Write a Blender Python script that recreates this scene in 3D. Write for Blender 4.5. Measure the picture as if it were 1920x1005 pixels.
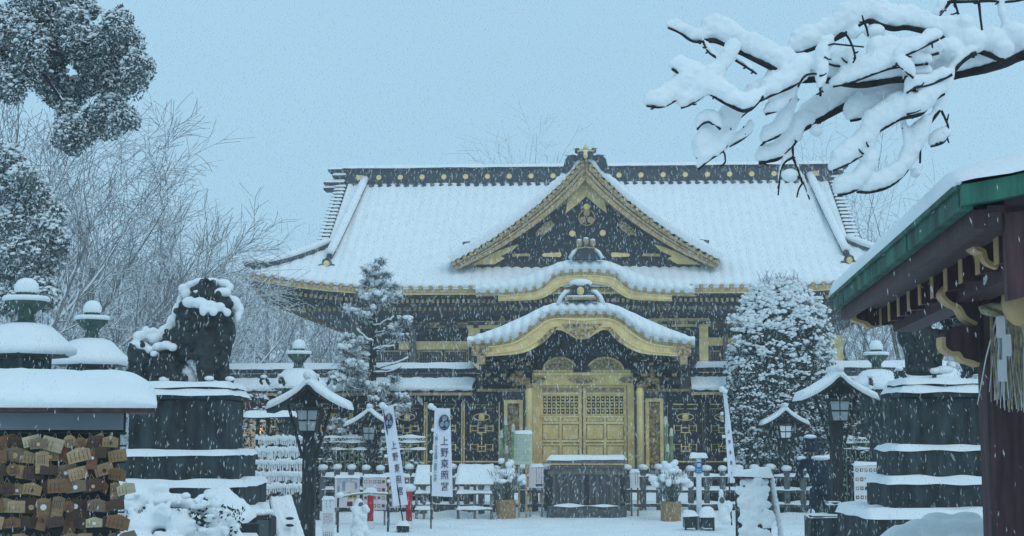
import bpy, math, random
from mathutils import Vector, Matrix, noise
R = math.radians
SC = bpy.context.scene
for _o in list(bpy.data.objects): bpy.data.objects.remove(_o)
COL = SC.collection
rnd = random.Random(11)

# ---------------------------------------------------------------- camera
FPX, PITCH, EYE = 2773.0, R(6.4), 1.6
cam = bpy.data.objects.new('camera', bpy.data.cameras.new('camera')); COL.objects.link(cam)
cam.location = (0, 0, EYE); cam.rotation_euler = (R(90) + PITCH, 0, 0)
cam.data.sensor_width = 36; cam.data.lens = 36 * FPX / 1920
cam.data.clip_start = .05; cam.data.clip_end = 1500
SC.camera = cam
# ---------------------------------------------------------------- world, sun, exposure
W = bpy.data.worlds.new('World'); SC.world = W; W.use_nodes = True
wn, wl = W.node_tree.nodes, W.node_tree.links
SUN_EL, SUN_AZ = R(46), R(150)      # azimuth clockwise from north (+Y): from behind the viewer, to the right
bg = wn['Background']; bg.inputs['Strength'].default_value = .1
sky = wn.new('ShaderNodeTexSky'); sky.sky_type = 'NISHITA'; sky.sun_disc = False
sky.sun_elevation = SUN_EL; sky.sun_rotation = SUN_AZ; sky.dust_density = 2.0
mixs = wn.new('ShaderNodeMix'); mixs.data_type = 'RGBA'; mixs.inputs['Factor'].default_value = .90
mixs.inputs['B'].default_value = (4.05, 6.75, 8.75, 1)          # the even grey-blue cloud layer
cn = wn.new('ShaderNodeTexNoise'); cn.inputs['Scale'].default_value = 2.2; cn.inputs['Detail'].default_value = 4
ctc = wn.new('ShaderNodeTexCoord'); wl.new(ctc.outputs['Generated'], cn.inputs['Vector'])
crp = wn.new('ShaderNodeValToRGB'); crp.color_ramp.elements[0].position = .35; crp.color_ramp.elements[1].position = .65
crp.color_ramp.elements[0].color = (4.05, 6.72, 8.68, 1); crp.color_ramp.elements[1].color = (4.32, 7.02, 8.98, 1)   # soft cloud tone
wl.new(cn.outputs['Fac'], crp.inputs[0]); wl.new(crp.outputs[0], mixs.inputs['B'])
wl.new(sky.outputs[0], mixs.inputs['A']); wl.new(mixs.outputs['Result'], bg.inputs['Color'])
sun = bpy.data.objects.new('sun', bpy.data.lights.new('sun', 'SUN')); COL.objects.link(sun)
sun.data.energy = .60; sun.data.angle = R(40); sun.data.color = (1, .97, .93)
sun.rotation_euler = (R(90) - SUN_EL, 0, R(180) - SUN_AZ)
SC.view_settings.view_transform = 'Standard'; SC.view_settings.look = 'None'
SC.view_settings.exposure = 0.0; SC.view_settings.gamma = 1
SC.view_settings.use_curve_mapping = False
SC.render.engine = 'CYCLES'
cy = SC.cycles
cy.max_bounces = 6; cy.diffuse_bounces = 3; cy.glossy_bounces = 2; cy.transmission_bounces = 3
cy.volume_bounces = 1; cy.transparent_max_bounces = 24; cy.use_denoising = True
cy.caustics_reflective = False; cy.caustics_refractive = False

# ---------------------------------------------------------------- maths: measuring the place from the photograph
_cp, _sp = math.cos(PITCH), math.sin(PITCH)
CAM = Vector((0, 0, EYE))
def ray(px, py):
    u = (px - 960) / FPX; v = (502.5 - py) / FPX
    return Vector((u, _cp - v * _sp, _sp + v * _cp))
def at(px, py, Y):
    d = ray(px, py); return CAM + d * (Y / d.y)
class Frame:
    def __init__(s, o, yaw=0.0):
        s.o = Vector(o); s.yaw = yaw
        s.M = Matrix.Translation(s.o) @ Matrix.Rotation(yaw, 4, 'Z'); s.I = s.M.inverted()
        s.c = s.I @ CAM; s.Rt = Matrix.Rotation(-yaw, 3, 'Z')
    def p(s, px, py, y):                       # (x, z) on the local plane y
        d = s.Rt @ ray(px, py); t = (y - s.c.y) / d.y; q = s.c + d * t
        return (q.x, q.z)
    def p3(s, px, py, y):
        a = s.p(px, py, y); return Vector((a[0], y, a[1]))
    def scale(s, y=0): return abs(s.c.y - y) / FPX   # metres per pixel

# ---------------------------------------------------------------- materials
def mat(name, base, rough=.8, metal=0.0, var=.25, scale=6.0, bump=.3, bscale=40.0, snow=0.0, emit=None, base2=None, stretch=None, spec=.3):
    m = bpy.data.materials.new(name); m.use_nodes = True
    n, l = m.node_tree.nodes, m.node_tree.links
    b = n['Principled BSDF']
    b.inputs['Roughness'].default_value = rough; b.inputs['Metallic'].default_value = metal
    b.inputs['Specular IOR Level'].default_value = spec
    tc = n.new('ShaderNodeTexCoord'); src = tc.outputs['Object']
    if stretch:
        mp = n.new('ShaderNodeMapping'); mp.inputs['Scale'].default_value = stretch
        l.new(src, mp.inputs['Vector']); src = mp.outputs[0]
    nz = n.new('ShaderNodeTexNoise'); nz.inputs['Scale'].default_value = scale; nz.inputs['Detail'].default_value = 5
    l.new(src, nz.inputs['Vector'])
    cr = n.new('ShaderNodeValToRGB')
    b2 = base2 or tuple(min(1, c * (1 + var)) for c in base); b1 = tuple(c * (1 - var) for c in base)
    cr.color_ramp.elements[0].position = .32; cr.color_ramp.elements[1].position = .68
    cr.color_ramp.elements[0].color = (*b1, 1); cr.color_ramp.elements[1].color = (*b2, 1)
    l.new(nz.outputs['Fac'], cr.inputs[0]); out = cr.outputs[0]
    if snow:
        g = n.new('ShaderNodeNewGeometry'); sx = n.new('ShaderNodeSeparateXYZ'); l.new(g.outputs['True Normal'], sx.inputs[0])
        n2 = n.new('ShaderNodeTexNoise'); n2.inputs['Scale'].default_value = 9; l.new(tc.outputs['Object'], n2.inputs['Vector'])
        ad = n.new('ShaderNodeMath'); ad.operation = 'ADD'; l.new(sx.outputs['Z'], ad.inputs[0]); l.new(n2.outputs['Fac'], ad.inputs[1])
        mr = n.new('ShaderNodeMapRange'); mr.inputs['From Min'].default_value = 1.25 - snow; mr.inputs['From Max'].default_value = 1.5 - snow
        l.new(ad.outputs[0], mr.inputs['Value'])
        mx = n.new('ShaderNodeMix'); mx.data_type = 'RGBA'; l.new(mr.outputs[0], mx.inputs['Factor'])
        l.new(out, mx.inputs['A']); mx.inputs['B'].default_value = (.78, .84, .88, 1); out = mx.outputs['Result']
    l.new(out, b.inputs['Base Color'])
    if bump:
        nb = n.new('ShaderNodeTexNoise'); nb.inputs['Scale'].default_value = bscale; nb.inputs['Detail'].default_value = 4
        l.new(src, nb.inputs['Vector'])
        bp = n.new('ShaderNodeBump'); bp.inputs['Strength'].default_value = bump; bp.inputs['Distance'].default_value = .02
        l.new(nb.outputs['Fac'], bp.inputs['Height']); l.new(bp.outputs[0], b.inputs['Normal'])
    if emit:
        b.inputs['Emission Color'].default_value = (*emit[:3], 1); b.inputs['Emission Strength'].default_value = emit[3]
    return m
M = {}
M['snow'] = mat('snow', (.84, .88, .90), .95, var=.03, scale=2.5, bump=.55, bscale=22, spec=.15)
M['ground'] = mat('ground_snow', (.84, .88, .90), .95, var=.05, scale=1.2, bump=.9, bscale=7, spec=.15)
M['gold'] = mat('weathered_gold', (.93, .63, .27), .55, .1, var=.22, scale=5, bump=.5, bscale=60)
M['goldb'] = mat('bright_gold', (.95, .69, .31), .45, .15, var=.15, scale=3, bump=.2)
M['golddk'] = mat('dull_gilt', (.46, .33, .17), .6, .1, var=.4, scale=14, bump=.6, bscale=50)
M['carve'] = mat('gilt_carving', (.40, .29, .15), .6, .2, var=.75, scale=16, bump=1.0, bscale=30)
M['lacquer'] = mat('black_lacquer', (.018, .022, .028), .5, var=.3, scale=8, bump=.2)
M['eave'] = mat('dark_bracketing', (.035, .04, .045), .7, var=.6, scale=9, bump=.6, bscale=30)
M['tile'] = mat('grey_roof_tile', (.045, .055, .065), .6, var=.3, scale=9)
M['copper'] = mat('green_copper', (.020, .098, .068), .6, .1, var=.7, scale=5, bump=.6, stretch=(1.5, 1.5, .35))
M['verdigris'] = mat('verdigris_bronze', (.045, .088, .070), .7, .1, var=.6, scale=9, bump=.5)
M['bronze'] = mat('dark_bronze', (.02, .035, .035), .55, .2, var=.5, scale=9, bump=.5)
M['wood'] = mat('brown_lacquered_wood', (.060, .026, .030), .6, var=.45, scale=5, bump=.3, stretch=(4, 4, .6))
M['greywood'] = mat('weathered_wood', (.16, .145, .135), .85, var=.35, scale=6, bump=.5, stretch=(6, 6, .8))
M['boxwood'] = mat('aged_box_wood', (.075, .080, .080), .85, var=.5, scale=6, bump=.6, stretch=(6, 6, .8))
M['darkwood'] = mat('wet_dark_wood', (.028, .034, .036), .8, var=.5, scale=6, bump=.6, stretch=(6, 6, .8))
M['ochre'] = mat('ochre_paint', (.54, .36, .18), .7, var=.15, scale=8)
M['stone'] = mat('wet_dark_stone', (.022, .033, .035), .75, var=.85, scale=5, bump=1.0, bscale=22, stretch=(1.6, 1.6, .5))
M['stonelt'] = mat('grey_stone', (.10, .11, .11), .9, var=.4, scale=9, bump=.6, bscale=60)
M['statue'] = mat('dark_statue_stone', (.020, .028, .028), .7, var=.8, scale=12, bump=1.0, bscale=14)
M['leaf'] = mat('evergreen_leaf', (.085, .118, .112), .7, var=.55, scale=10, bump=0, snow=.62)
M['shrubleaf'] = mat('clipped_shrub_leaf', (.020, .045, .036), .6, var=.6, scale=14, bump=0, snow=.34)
M['leafdk'] = mat('dark_evergreen_leaf', (.014, .034, .026), .6, var=.5, scale=10, bump=0, snow=.18)  # dark green foliage of the low shrubs and bushes, little snow
M['needle'] = mat('pine_needle', (.05, .065, .055), .7, var=.4, scale=14, bump=0, snow=.80)
M['bark'] = mat('dark_bark', (.022, .020, .020), .9, var=.5, scale=12, bump=1, bscale=30)
M['twig'] = mat('snow_dusted_twig', (.19, .195, .20), .9, var=.3, scale=6, bump=0, snow=.78)
M['fartwig'] = mat('far_snowy_twig', (.20, .21, .22), .9, var=.3, scale=3, bump=0, snow=.80)
M['cloth'] = mat('white_banner_cloth', (.76, .78, .86), .9, var=.03, scale=6, bump=.1)
M['ink'] = mat('dark_blue_ink', (.02, .025, .06), .8, var=.2, bump=0)
M['paleink'] = mat('faded_ink', (.22, .30, .36), .8, var=.2, bump=0)
M['paper'] = mat('pale_paper', (.72, .72, .74), .9, var=.04, bump=.05)
M['pink'] = mat('pinkish_white_board', (.66, .58, .60), .85, var=.06, bump=.05)
M['greenpaper'] = mat('pale_green_notice', (.50, .56, .42), .85, var=.04, bump=.05)
M['red'] = mat('red_paint', (.42, .02, .03), .6, var=.15, scale=5, bump=.1)
M['maroon'] = mat('maroon_paint', (.10, .02, .03), .7, var=.3, bump=.1)
M['blue'] = mat('blue_sign_paint', (.05, .16, .40), .6, var=.1, bump=0)
M['white'] = mat('white_paint', (.74, .76, .78), .7, var=.05, bump=.1)
M['greybeam'] = mat('grey_painted_board', (.17, .20, .22), .6, var=.08, scale=4, bump=.15)
M['straw'] = mat('rice_straw', (.40, .34, .22), .9, var=.35, scale=20, bump=.5)
M['mat'] = mat('woven_straw_matting', (.36, .24, .13), .9, var=.4, scale=24, bump=.8, bscale=80)
M['bamboo'] = mat('green_bamboo', (.16, .22, .12), .6, var=.3, scale=8, bump=.1)
M['bamboocut'] = mat('cut_bamboo', (.50, .50, .40), .7, var=.2, bump=.1)
M['glass'] = mat('frosted_lantern_glass', (.28, .33, .34), .35, var=.1, scale=4, bump=0)
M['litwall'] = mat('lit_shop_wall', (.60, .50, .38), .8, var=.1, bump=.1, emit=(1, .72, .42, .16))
M['lamp'] = mat('lit_lamp', (.9, .6, .3), .8, var=.05, bump=0, emit=(1, .62, .22, 1.3))
M['coat'] = mat('navy_coat_cloth', (.014, .026, .045), .9, var=.3, scale=10, bump=.5, bscale=60)
M['skin'] = mat('skin', (.45, .30, .23), .6, var=.05, bump=0)
M['hair'] = mat('black_hair', (.015, .013, .012), .7, var=.2, bump=.3)
M['trouser'] = mat('dark_trouser_cloth', (.03, .04, .055), .9, var=.3, scale=10, bump=.4)
M['yellowleaf'] = mat('yellow_fruit', (.5, .33, .06), .6, var=.1, bump=0)
EMA = {}
for nm, c in dict(honey=(.31, .20, .10), brown=(.20, .11, .052), pale=(.44, .37, .25), grey=(.21, .15, .10), dark=(.085, .05, .032), tan=(.38, .26, .15), reddish=(.18, .08, .04)).items():
    EMA[nm] = mat('plaque_wood_' + nm, c, .8, var=.22, scale=5, bump=.3, bscale=40, stretch=(1, 1, 7))
# flakes: thin clumps of crystals that let light through
mf = M['flake'] = bpy.data.materials.new('snowflake'); mf.use_nodes = True
n, l = mf.node_tree.nodes, mf.node_tree.links
pb = n['Principled BSDF']; pb.inputs['Base Color'].default_value = (.95, .96, .97, 1); pb.inputs['Roughness'].default_value = 1
tr = n.new('ShaderNodeBsdfTransparent'); ms = n.new('ShaderNodeMixShader'); ms.inputs[0].default_value = .25
tl_ = n.new('ShaderNodeBsdfTranslucent'); tl_.inputs[0].default_value = (.98, .98, .98, 1); m2 = n.new('ShaderNodeMixShader'); m2.inputs[0].default_value = .6
l.new(pb.outputs[0], m2.inputs[1]); l.new(tl_.outputs[0], m2.inputs[2])
l.new(tr.outputs[0], ms.inputs[1]); l.new(m2.outputs[0], ms.inputs[2]); l.new(ms.outputs[0], n['Material Output'].inputs['Surface'])
ml = M['softflake'] = mf.copy(); ml.name = 'near_snowflake'
for nd in ml.node_tree.nodes:
    if nd.type == 'MIX_SHADER' and abs(nd.inputs[0].default_value - .25) < .01: nd.inputs[0].default_value = .16
mh = M['haze'] = bpy.data.materials.new('haze_air'); mh.use_nodes = True
n, l = mh.node_tree.nodes, mh.node_tree.links; n.remove(n['Principled BSDF'])
pv = n.new('ShaderNodeVolumePrincipled'); pv.inputs['Density'].default_value = .0022; pv.inputs['Color'].default_value = (.90, .95, .97, 1)
l.new(pv.outputs[0], n['Material Output'].inputs['Volume'])

# ---------------------------------------------------------------- mesh helpers
class MB:
    def __init__(s): s.v = []; s.f = []
    def add(s, vs, fs):
        k = len(s.v); s.v += [tuple(v) for v in vs]; s.f += [tuple(i + k for i in f) for f in fs]; return s
    def box(s, x0, x1, y0, y1, z0, z1):
        x0, x1 = min(x0, x1), max(x0, x1); y0, y1 = min(y0, y1), max(y0, y1); z0, z1 = min(z0, z1), max(z0, z1)
        return s.add([(x0, y0, z0), (x1, y0, z0), (x1, y1, z0), (x0, y1, z0), (x0, y0, z1), (x1, y0, z1), (x1, y1, z1), (x0, y1, z1)],
                     [(3, 2, 1, 0), (4, 5, 6, 7), (0, 1, 5, 4), (1, 2, 6, 5), (2, 3, 7, 6), (3, 0, 4, 7)])
    def bbox(s, x0, x1, y0, y1, z0, z1, b=.01):   # box with chamfered upright and top edges
        pts = [(x0 + b, y0), (x1 - b, y0), (x1, y0 + b), (x1, y1 - b), (x1 - b, y1), (x0 + b, y1), (x0, y1 - b), (x0, y0 + b)]
        ins = [(min(max(x, x0 + b), x1 - b), min(max(y, y0 + b), y1 - b)) for x, y in pts]
        vs = [(x, y, z0) for x, y in pts] + [(x, y, z1 - b) for x, y in pts] + [(x, y, z1) for x, y in ins]
        fs = [tuple(range(7, -1, -1)), tuple(range(16, 24))]
        for r in (0, 8):
            for i in range(8): fs.append((r + i, r + (i + 1) % 8, r + 8 + (i + 1) % 8, r + 8 + i))
        return s.add(vs, fs)
    def prism(s, pts, y0, y1):                   # (x, z) outline with a thickness along y
        n = len(pts); vs = [(x, y0, z) for x, z in pts] + [(x, y1, z) for x, z in pts]
        a = sum(pts[i][0] * pts[(i + 1) % n][1] - pts[(i + 1) % n][0] * pts[i][1] for i in range(n))
        fr = tuple(range(n)) if a > 0 else tuple(range(n - 1, -1, -1))
        fs = [fr, tuple(i + n for i in reversed(fr))]
        for i in range(n):
            j = (i + 1) % n; fs.append((j, i, i + n, j + n) if a > 0 else (i, j, j + n, i + n))
        return s.add(vs, fs)
    def band(s, top, bot, y0, y1):
        n = len(top); k = [(x, y, z) for (x, z) in top for y in (y0, y1)] + [(x, y, z) for (x, z) in bot for y in (y0, y1)]
        o = 2 * n; fs = []
        for i in range(n - 1):
            a, b = 2 * i, 2 * i + 2
            fs += [(o + a, o + b, b, a), (a + 1, b + 1, o + b + 1, o + a + 1), (a, b, b + 1, a + 1), (o + a + 1, o + b + 1, o + b, o + a)]
        fs += [(0, 1, o + 1, o), (2 * n - 2, o + 2 * n - 2, o + 2 * n - 1, 2 * n - 1)]
        return s.add(k, fs)
    def tube(s, pts, rad, n=6, sq=1.0, caps=True):
        pts = [Vector(p) for p in pts]
        if not hasattr(rad, '__len__'): rad = [rad] * len(pts)
        vs = []; fs = []
        for i, p in enumerate(pts):
            d = (pts[min(i + 1, len(pts) - 1)] - pts[max(i - 1, 0)])
            d = d.normalized() if d.length > 1e-9 else Vector((0, 0, 1))
            u = d.cross(Vector((0, 0, 1)))
            u = d.cross(Vector((0, 1, 0))) if u.length < .05 else u
            u.normalize(); w = u.cross(d)
            for k in range(n):
                a = 2 * math.pi * k / n
                vs.append(p + u * (math.cos(a) * rad[i]) + w * (math.sin(a) * rad[i] * sq))
        for i in range(len(pts) - 1):
            for k in range(n):
                k2 = (k + 1) % n; fs.append((i * n + k, i * n + k2, (i + 1) * n + k2, (i + 1) * n + k))
        if caps: fs += [tuple(range(n - 1, -1, -1)), tuple((len(pts) - 1) * n + k for k in range(n))]
        return s.add(vs, fs)
    def lathe(s, prof, c=(0, 0, 0), n=16, ax='z'):
        vs = []; fs = []; m = len(prof)
        for r, z in prof:
            for k in range(n):
                a = 2 * math.pi * (k + .5) / n; x, y = r * math.cos(a), r * math.sin(a)
                v = (x, y, z) if ax == 'z' else ((x, z, y) if ax == 'y' else (z, x, y))
                vs.append((v[0] + c[0], v[1] + c[1], v[2] + c[2]))
        for i in range(m - 1):
            for k in range(n):
                k2 = (k + 1) % n; q = (i * n + k, i * n + k2, (i + 1) * n + k2, (i + 1) * n + k)
                fs.append(q if ax != 'y' else q[::-1])
        fs += [tuple(range(n - 1, -1, -1)), tuple((m - 1) * n + k for k in range(n))]
        return s.add(vs, fs)
    def ball(s, c, r, nu=8, nv=5, jit=0, rg=rnd):
        rx, ry, rz = r if hasattr(r, '__len__') else (r, r, r); vs = [(c[0], c[1], c[2] - rz)]
        for j in range(1, nv):
            t = math.pi * j / nv
            for i in range(nu):
                a = 2 * math.pi * (i + .5 * (j % 2)) / nu; q = 1 + (rg.uniform(-jit, jit) if jit else 0)
                vs.append((c[0] + rx * q * math.sin(t) * math.cos(a), c[1] + ry * q * math.sin(t) * math.sin(a), c[2] - rz * q * math.cos(t)))
        vs.append((c[0], c[1], c[2] + rz)); fs = []
        for i in range(nu): fs.append((0, 1 + (i + 1) % nu, 1 + i))
        for j in range(nv - 2):
            for i in range(nu):
                i2 = (i + 1) % nu; a = 1 + j * nu; fs.append((a + i, a + i2, a + nu + i2, a + nu + i))
        a = 1 + (nv - 2) * nu; t = len(vs) - 1
        for i in range(nu): fs.append((a + i, a + (i + 1) % nu, t))
        return s.add(vs, fs)
    def edge(s, P, y0, y1, w):                   # flat band following an outline
        P = [Vector(p) for p in P]; A = []; B_ = []
        for i, p in enumerate(P):
            t = P[min(i + 1, len(P) - 1)] - P[max(i - 1, 0)]; n_ = Vector((-t.y, t.x)).normalized(); A.append(tuple(p + n_ * w)); B_.append(tuple(p - n_ * w * .2))
        return s.band(A, B_, y0, y1)
    def quad(s, c, size, rg=rnd, up=None, asp=.6):
        d = Vector((rg.gauss(0, 1), rg.gauss(0, 1), rg.gauss(0, 1)))
        if up is not None: d = d * .6 + Vector(up)
        d.normalize(); e = d.orthogonal().normalized(); e.rotate(Matrix.Rotation(rg.uniform(0, 6.28), 3, d)); f = d.cross(e)
        c = Vector(c); a = e * size * .5; b = f * size * asp * .5
        return s.add([c - a, c - b * .9, c + a, c + b], [(0, 1, 2, 3)])
    def grid(s, nu, nv, fn, flip=False):
        vs = [fn(i, j) for j in range(nv) for i in range(nu)]; fs = []
        for j in range(nv - 1):
            for i in range(nu - 1):
                q = (j * nu + i, j * nu + i + 1, (j + 1) * nu + i + 1, (j + 1) * nu + i); fs.append(q[::-1] if flip else q)
        return s.add(vs, fs)
    def slab(s, x0, x1, y0, y1, z, h, drape=.02, over=.02, step=.07, wob=.25, seed=0):   # a cushion of snow lying on a ledge
        x0 -= over; x1 += over; y0 -= over; y1 += over
        nx = max(5, min(90, int((x1 - x0) / step) + 1)) ; ny = max(5, min(40, int((y1 - y0) / step) + 1))
        ex = min(h, (x1 - x0) * .35); ey = min(h, (y1 - y0) * .35)
        def fn(i, j):
            x = x0 + (x1 - x0) * i / (nx - 1); y = y0 + (y1 - y0) * j / (ny - 1)
            dx = min(x - x0, x1 - x); dy = min(y - y0, y1 - y)
            kx = 1 if dx > ex else math.sqrt(max(0, 1 - (1 - dx / ex) ** 2)); ky = 1 if dy > ey else math.sqrt(max(0, 1 - (1 - dy / ey) ** 2))
            nn = noise.noise(Vector((x * 3.1 + seed, y * 3.1, z * 2 + seed)))
            hh = h * (1 + wob * nn * 1.6)
            e = noise.noise(Vector((x * 6 + seed, y * 6, 7))) * .012
            if i in (0, nx - 1) or j in (0, ny - 1): return (x, y + e, z - drape * (1 + nn))
            return (x, y + e, z + max(hh * kx * ky, hh * .25))
        return s.grid(nx, ny, fn)
    def build(s, name, material, parent=None, smooth=False, loc=None, stuff=False, label=None):
        me = bpy.data.meshes.new(name); me.from_pydata(s.v, [], s.f); me.update()
        me.materials.append(material if not isinstance(material, str) else M[material])
        if smooth: me.shade_smooth()
        o = bpy.data.objects.new(name, me); COL.objects.link(o)
        if parent: o.parent = parent
        if loc: o.location = loc
        if stuff or (parent and (name.endswith('snow') or name.endswith('tips'))): o['kind'] = 'stuff'
        if label: o['label'] = label
        return o
def remesh(o, voxel, smooth=2, shade=True):
    m = o.modifiers.new('r', 'REMESH'); m.mode = 'VOXEL'; m.voxel_size = voxel
    if smooth: k = o.modifiers.new('s', 'SMOOTH'); k.factor = .5; k.iterations = smooth
    dg = bpy.context.evaluated_depsgraph_get(); me = bpy.data.meshes.new_from_object(o.evaluated_get(dg))
    o.modifiers.clear(); old = o.data; mt = old.materials[0]; o.data = me; me.materials.clear(); me.materials.append(mt)
    bpy.data.meshes.remove(old)
    if shade: me.shade_smooth()
    return o
def rough(o, amp, sc):
    nn = [n_.vector.copy() for n_ in o.data.vertex_normals]; cs = [v.co.copy() for v in o.data.vertices]
    for v, n_, c in zip(o.data.vertices, nn, cs):
        v.co = c + n_ * (amp * noise.noise(c * sc) + amp * .5 * noise.noise(c * sc * 2.7))
    return o
def tag(o, label, cat=None, group=None, kind=None):
    o['label'] = label
    if cat: o['category'] = cat
    if group: o['group'] = group
    if kind: o['kind'] = kind
    return o
def thing(name, label, cat, px=None, D=None, yaw=0, group=None, o=None, z=0.0):
    e = bpy.data.objects.new(name, None); COL.objects.link(e)
    if o is None: q = at(px, 813, D); o = (q.x, D, z)
    e.location = o; e.rotation_euler = (0, 0, yaw); e.empty_display_size = .2
    tag(e, label, cat, group); return e, Frame(o, yaw)
def dup(root, loc, rz=0, label=None, scale=None):
    def cp(o, par):
        c = o.copy(); COL.objects.link(c); c.parent = par
        for ch in kids.get(o.name, []): cp(ch, c)
        return c
    kids = {}
    for ob in bpy.data.objects:
        if ob.parent: kids.setdefault(ob.parent.name, []).append(ob)
    c = cp(root, None); c.location = loc; c.rotation_euler = (0, 0, rz)
    if scale: c.scale = scale
    if label: c['label'] = label
    return c
def inst(src, parent, loc=None, rot=None, scale=None, label=None):   # another object on the same mesh
    o = src.copy(); COL.objects.link(o); o.parent = parent
    if loc is not None: o.location = loc
    if rot is not None: o.rotation_euler = rot
    if scale is not None: o.scale = scale
    if label: o['label'] = label
    return o
def text(name, s, fr_loc, size, material, parent, rot=(R(90), 0, 0), thick=.003, sx=1.0, spacing=1.0, align='CENTER', line=1.0):
    cu = bpy.data.curves.new(name, 'FONT'); cu.body = s; cu.size = size; cu.extrude = thick; cu.align_x = align; cu.align_y = 'TOP'
    cu.space_line = line; cu.offset = .0
    o = bpy.data.objects.new(name, cu); COL.objects.link(o)
    me = bpy.data.meshes.new_from_object(o.evaluated_get(bpy.context.evaluated_depsgraph_get()))
    bpy.data.objects.remove(o); me.materials.clear(); me.materials.append(M[material])
    o = bpy.data.objects.new(name, me); COL.objects.link(o); o.parent = parent; o.location = fr_loc; o.rotation_euler = rot; o.scale = (sx, 1, 1)
    return o
def lerp(a, b, t): return a + (b - a) * t
def interp(pts, x):
    if x <= pts[0][0]: return pts[0][1]
    for (a, b), (c, d) in zip(pts, pts[1:]):
        if x <= c: return b + (d - b) * (x - a) / (c - a)
    return pts[-1][1]
def smooth_curve(pts, n):     # Catmull-Rom through (x, y, ...) tuples
    P = [Vector(p) for p in pts]; P = [P[0] * 2 - P[1]] + P + [P[-1] * 2 - P[-2]]; out = []
    for i in range(1, len(P) - 2):
        for k in range(n):
            t = k / n; a, b, c, d = P[i - 1], P[i], P[i + 1], P[i + 2]
            out.append(.5 * ((2 * b) + (c - a) * t + (2 * a - 5 * b + 4 * c - d) * t * t + (3 * b - a - 3 * c + d) * t ** 3))
    out.append(P[-2]); return out

# ---------------------------------------------------------------- ground, haze
def ground_z(x, y):
    fpv = noise.noise(Vector((x * 3.6, y * 2.4, 31))); tr_ = noise.noise(Vector((x * .5, y * .35, 50)))
    a = (-.07 * max(0, fpv - .12) * (1 if tr_ > -.1 else .2) if abs(x) < 12 else 0) + .035 * noise.noise(Vector((x * .7, y * .7, 0))) + .02 * noise.noise(Vector((x * 2.3, y * 2.3, 4))) + .012 * noise.noise(Vector((x * 6, y * 6, 9)))
    m = math.exp(-((y - 29.2) / .5) ** 2) * (.09 + .08 * noise.noise(Vector((x * 1.3, 3, 1))))
    return a + (m if 18 < y < 34 and abs(x) < 9 else 0)
def axis(lo, hi, a, b, step):
    v = [a + step * i for i in range(int((b - a) / step) + 1)]; s = step; x = v[-1]
    while x < hi: s *= 1.5; x = min(hi, x + s); v.append(x)
    s = step; x = a
    while x > lo: s *= 1.5; x = max(lo, x - s); v.insert(0, x)
    return v
gx, gy = axis(-160, 160, -10, 10, .11), axis(-20, 200, 18, 34, .11)
g = MB().grid(len(gx), len(gy), lambda i, j: (gx[i], gy[j], ground_z(gx[i], gy[j]))).build('ground', 'ground', smooth=True)
tag(g, 'trampled snow covering the open forecourt in front of the golden gate', kind='structure')
hz = MB().box(-165, 165, -25, 205, -1.2, 19).build('haze', 'haze')
tag(hz, 'thin blue haze of falling snow filling the whole scene', 'haze', kind='stuff')
# ================================================================ MAIN HALL
YAW = R(-5)
HYAW = R(-3.2)
hall, H = thing('shrine_hall', 'wide black and gilt shrine hall with snow covered tiled roof and triangular front gable', 'building', 1099, 44, HYAW)
ZE, ZR, RUN, TJ, WG, WE = 5.95, 10.15, 6.0, 3.9, 8.2, 10.3
def zf(t): return ZE + (ZR - ZE) * max(0, 1 - t / RUN) ** 1.06
def lift(x, t): return .50 * max(0, (abs(x) - 5.0) / 5.3) ** 2.2 * (t / RUN) ** 4
RIB = .30
def rib(x, p=RIB): return abs(math.cos(math.pi * x / p)) ** 1.0
def roof_front(back=False):
    mb = MB(); n = int(2 * WE / .05) + 1; nr = 26
    def fn(i, j):
        x = -WE + 2 * WE * i / (n - 1); t0 = .15 if abs(x) <= WG else TJ + (abs(x) - WG)
        t = t0 + (RUN - t0) * (j / (nr - 3)) if j <= nr - 3 else RUN
        nn = noise.noise(Vector((x * .9, t * .9, 2)))
        z = zf(t) + lift(x, t) + .13 + .044 * rib(x) + .03 * nn + .010 * noise.noise(Vector((x * 5, t * 5, 8)))
        y = RUN - t
        if j == nr - 2: z -= .10; y -= .05 * rib(x)
        if j == nr - 1: z -= .17 + .02 * nn - .07 * (1 - rib(x)); y += .01
        if back: y = 2 * RUN - y
        return (x, y, z)
    return mb.grid(n, nr, fn, flip=not back)
roof_front().build('roof_snow', 'snow', hall, smooth=True)
b_ = MB()
for sx in (-1, 1):        # hipped skirts at the two ends
    def fn(i, j, sx=sx):
        y = -.0 + 20 * i / 60; s = j / 10; q = (WE - WG) * s; t = TJ + q
        ym = max(y, (RUN - t)); y2 = max(y, RUN - t) if y < 6 else y
        return (sx * (WG + q), y2, zf(t) + lift(WE * 1.0 if False else 9.9, t) * max(0, 1 - y / 5) ** 2 + .12)
    b_.grid(61, 11, fn, flip=sx < 0)
b_.build('side_roof_snow', 'snow', hall, smooth=True)
r_ = MB()                 # tile body under the snow
xs = [-WG + 2 * WG * i / 40 for i in range(41)]
r_.add([(x, RUN - t, zf(t)) for t in (.0, 1, 2, 3, 3.9) for x in (-WG, WG)], [(i, i + 2, i + 3, i + 1) for i in (0, 2, 4, 6)])
r_.add([(x, RUN + t, zf(t)) for t in (.0, 1, 2, 3, 3.9) for x in (-WG, WG)], [(i + 1, i + 3, i + 2, i) for i in (0, 2, 4, 6)])
for sx in (-1, 1):
    r_.add([(sx * (WG - .25), RUN, zf(0))] + [(sx * (WG - .25), RUN - TJ, zf(TJ)), (sx * (WG - .25), RUN + TJ, zf(TJ))], [(0, 1, 2) if sx > 0 else (0, 2, 1)])
r_.build('roof', 'tile', hall)
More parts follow.
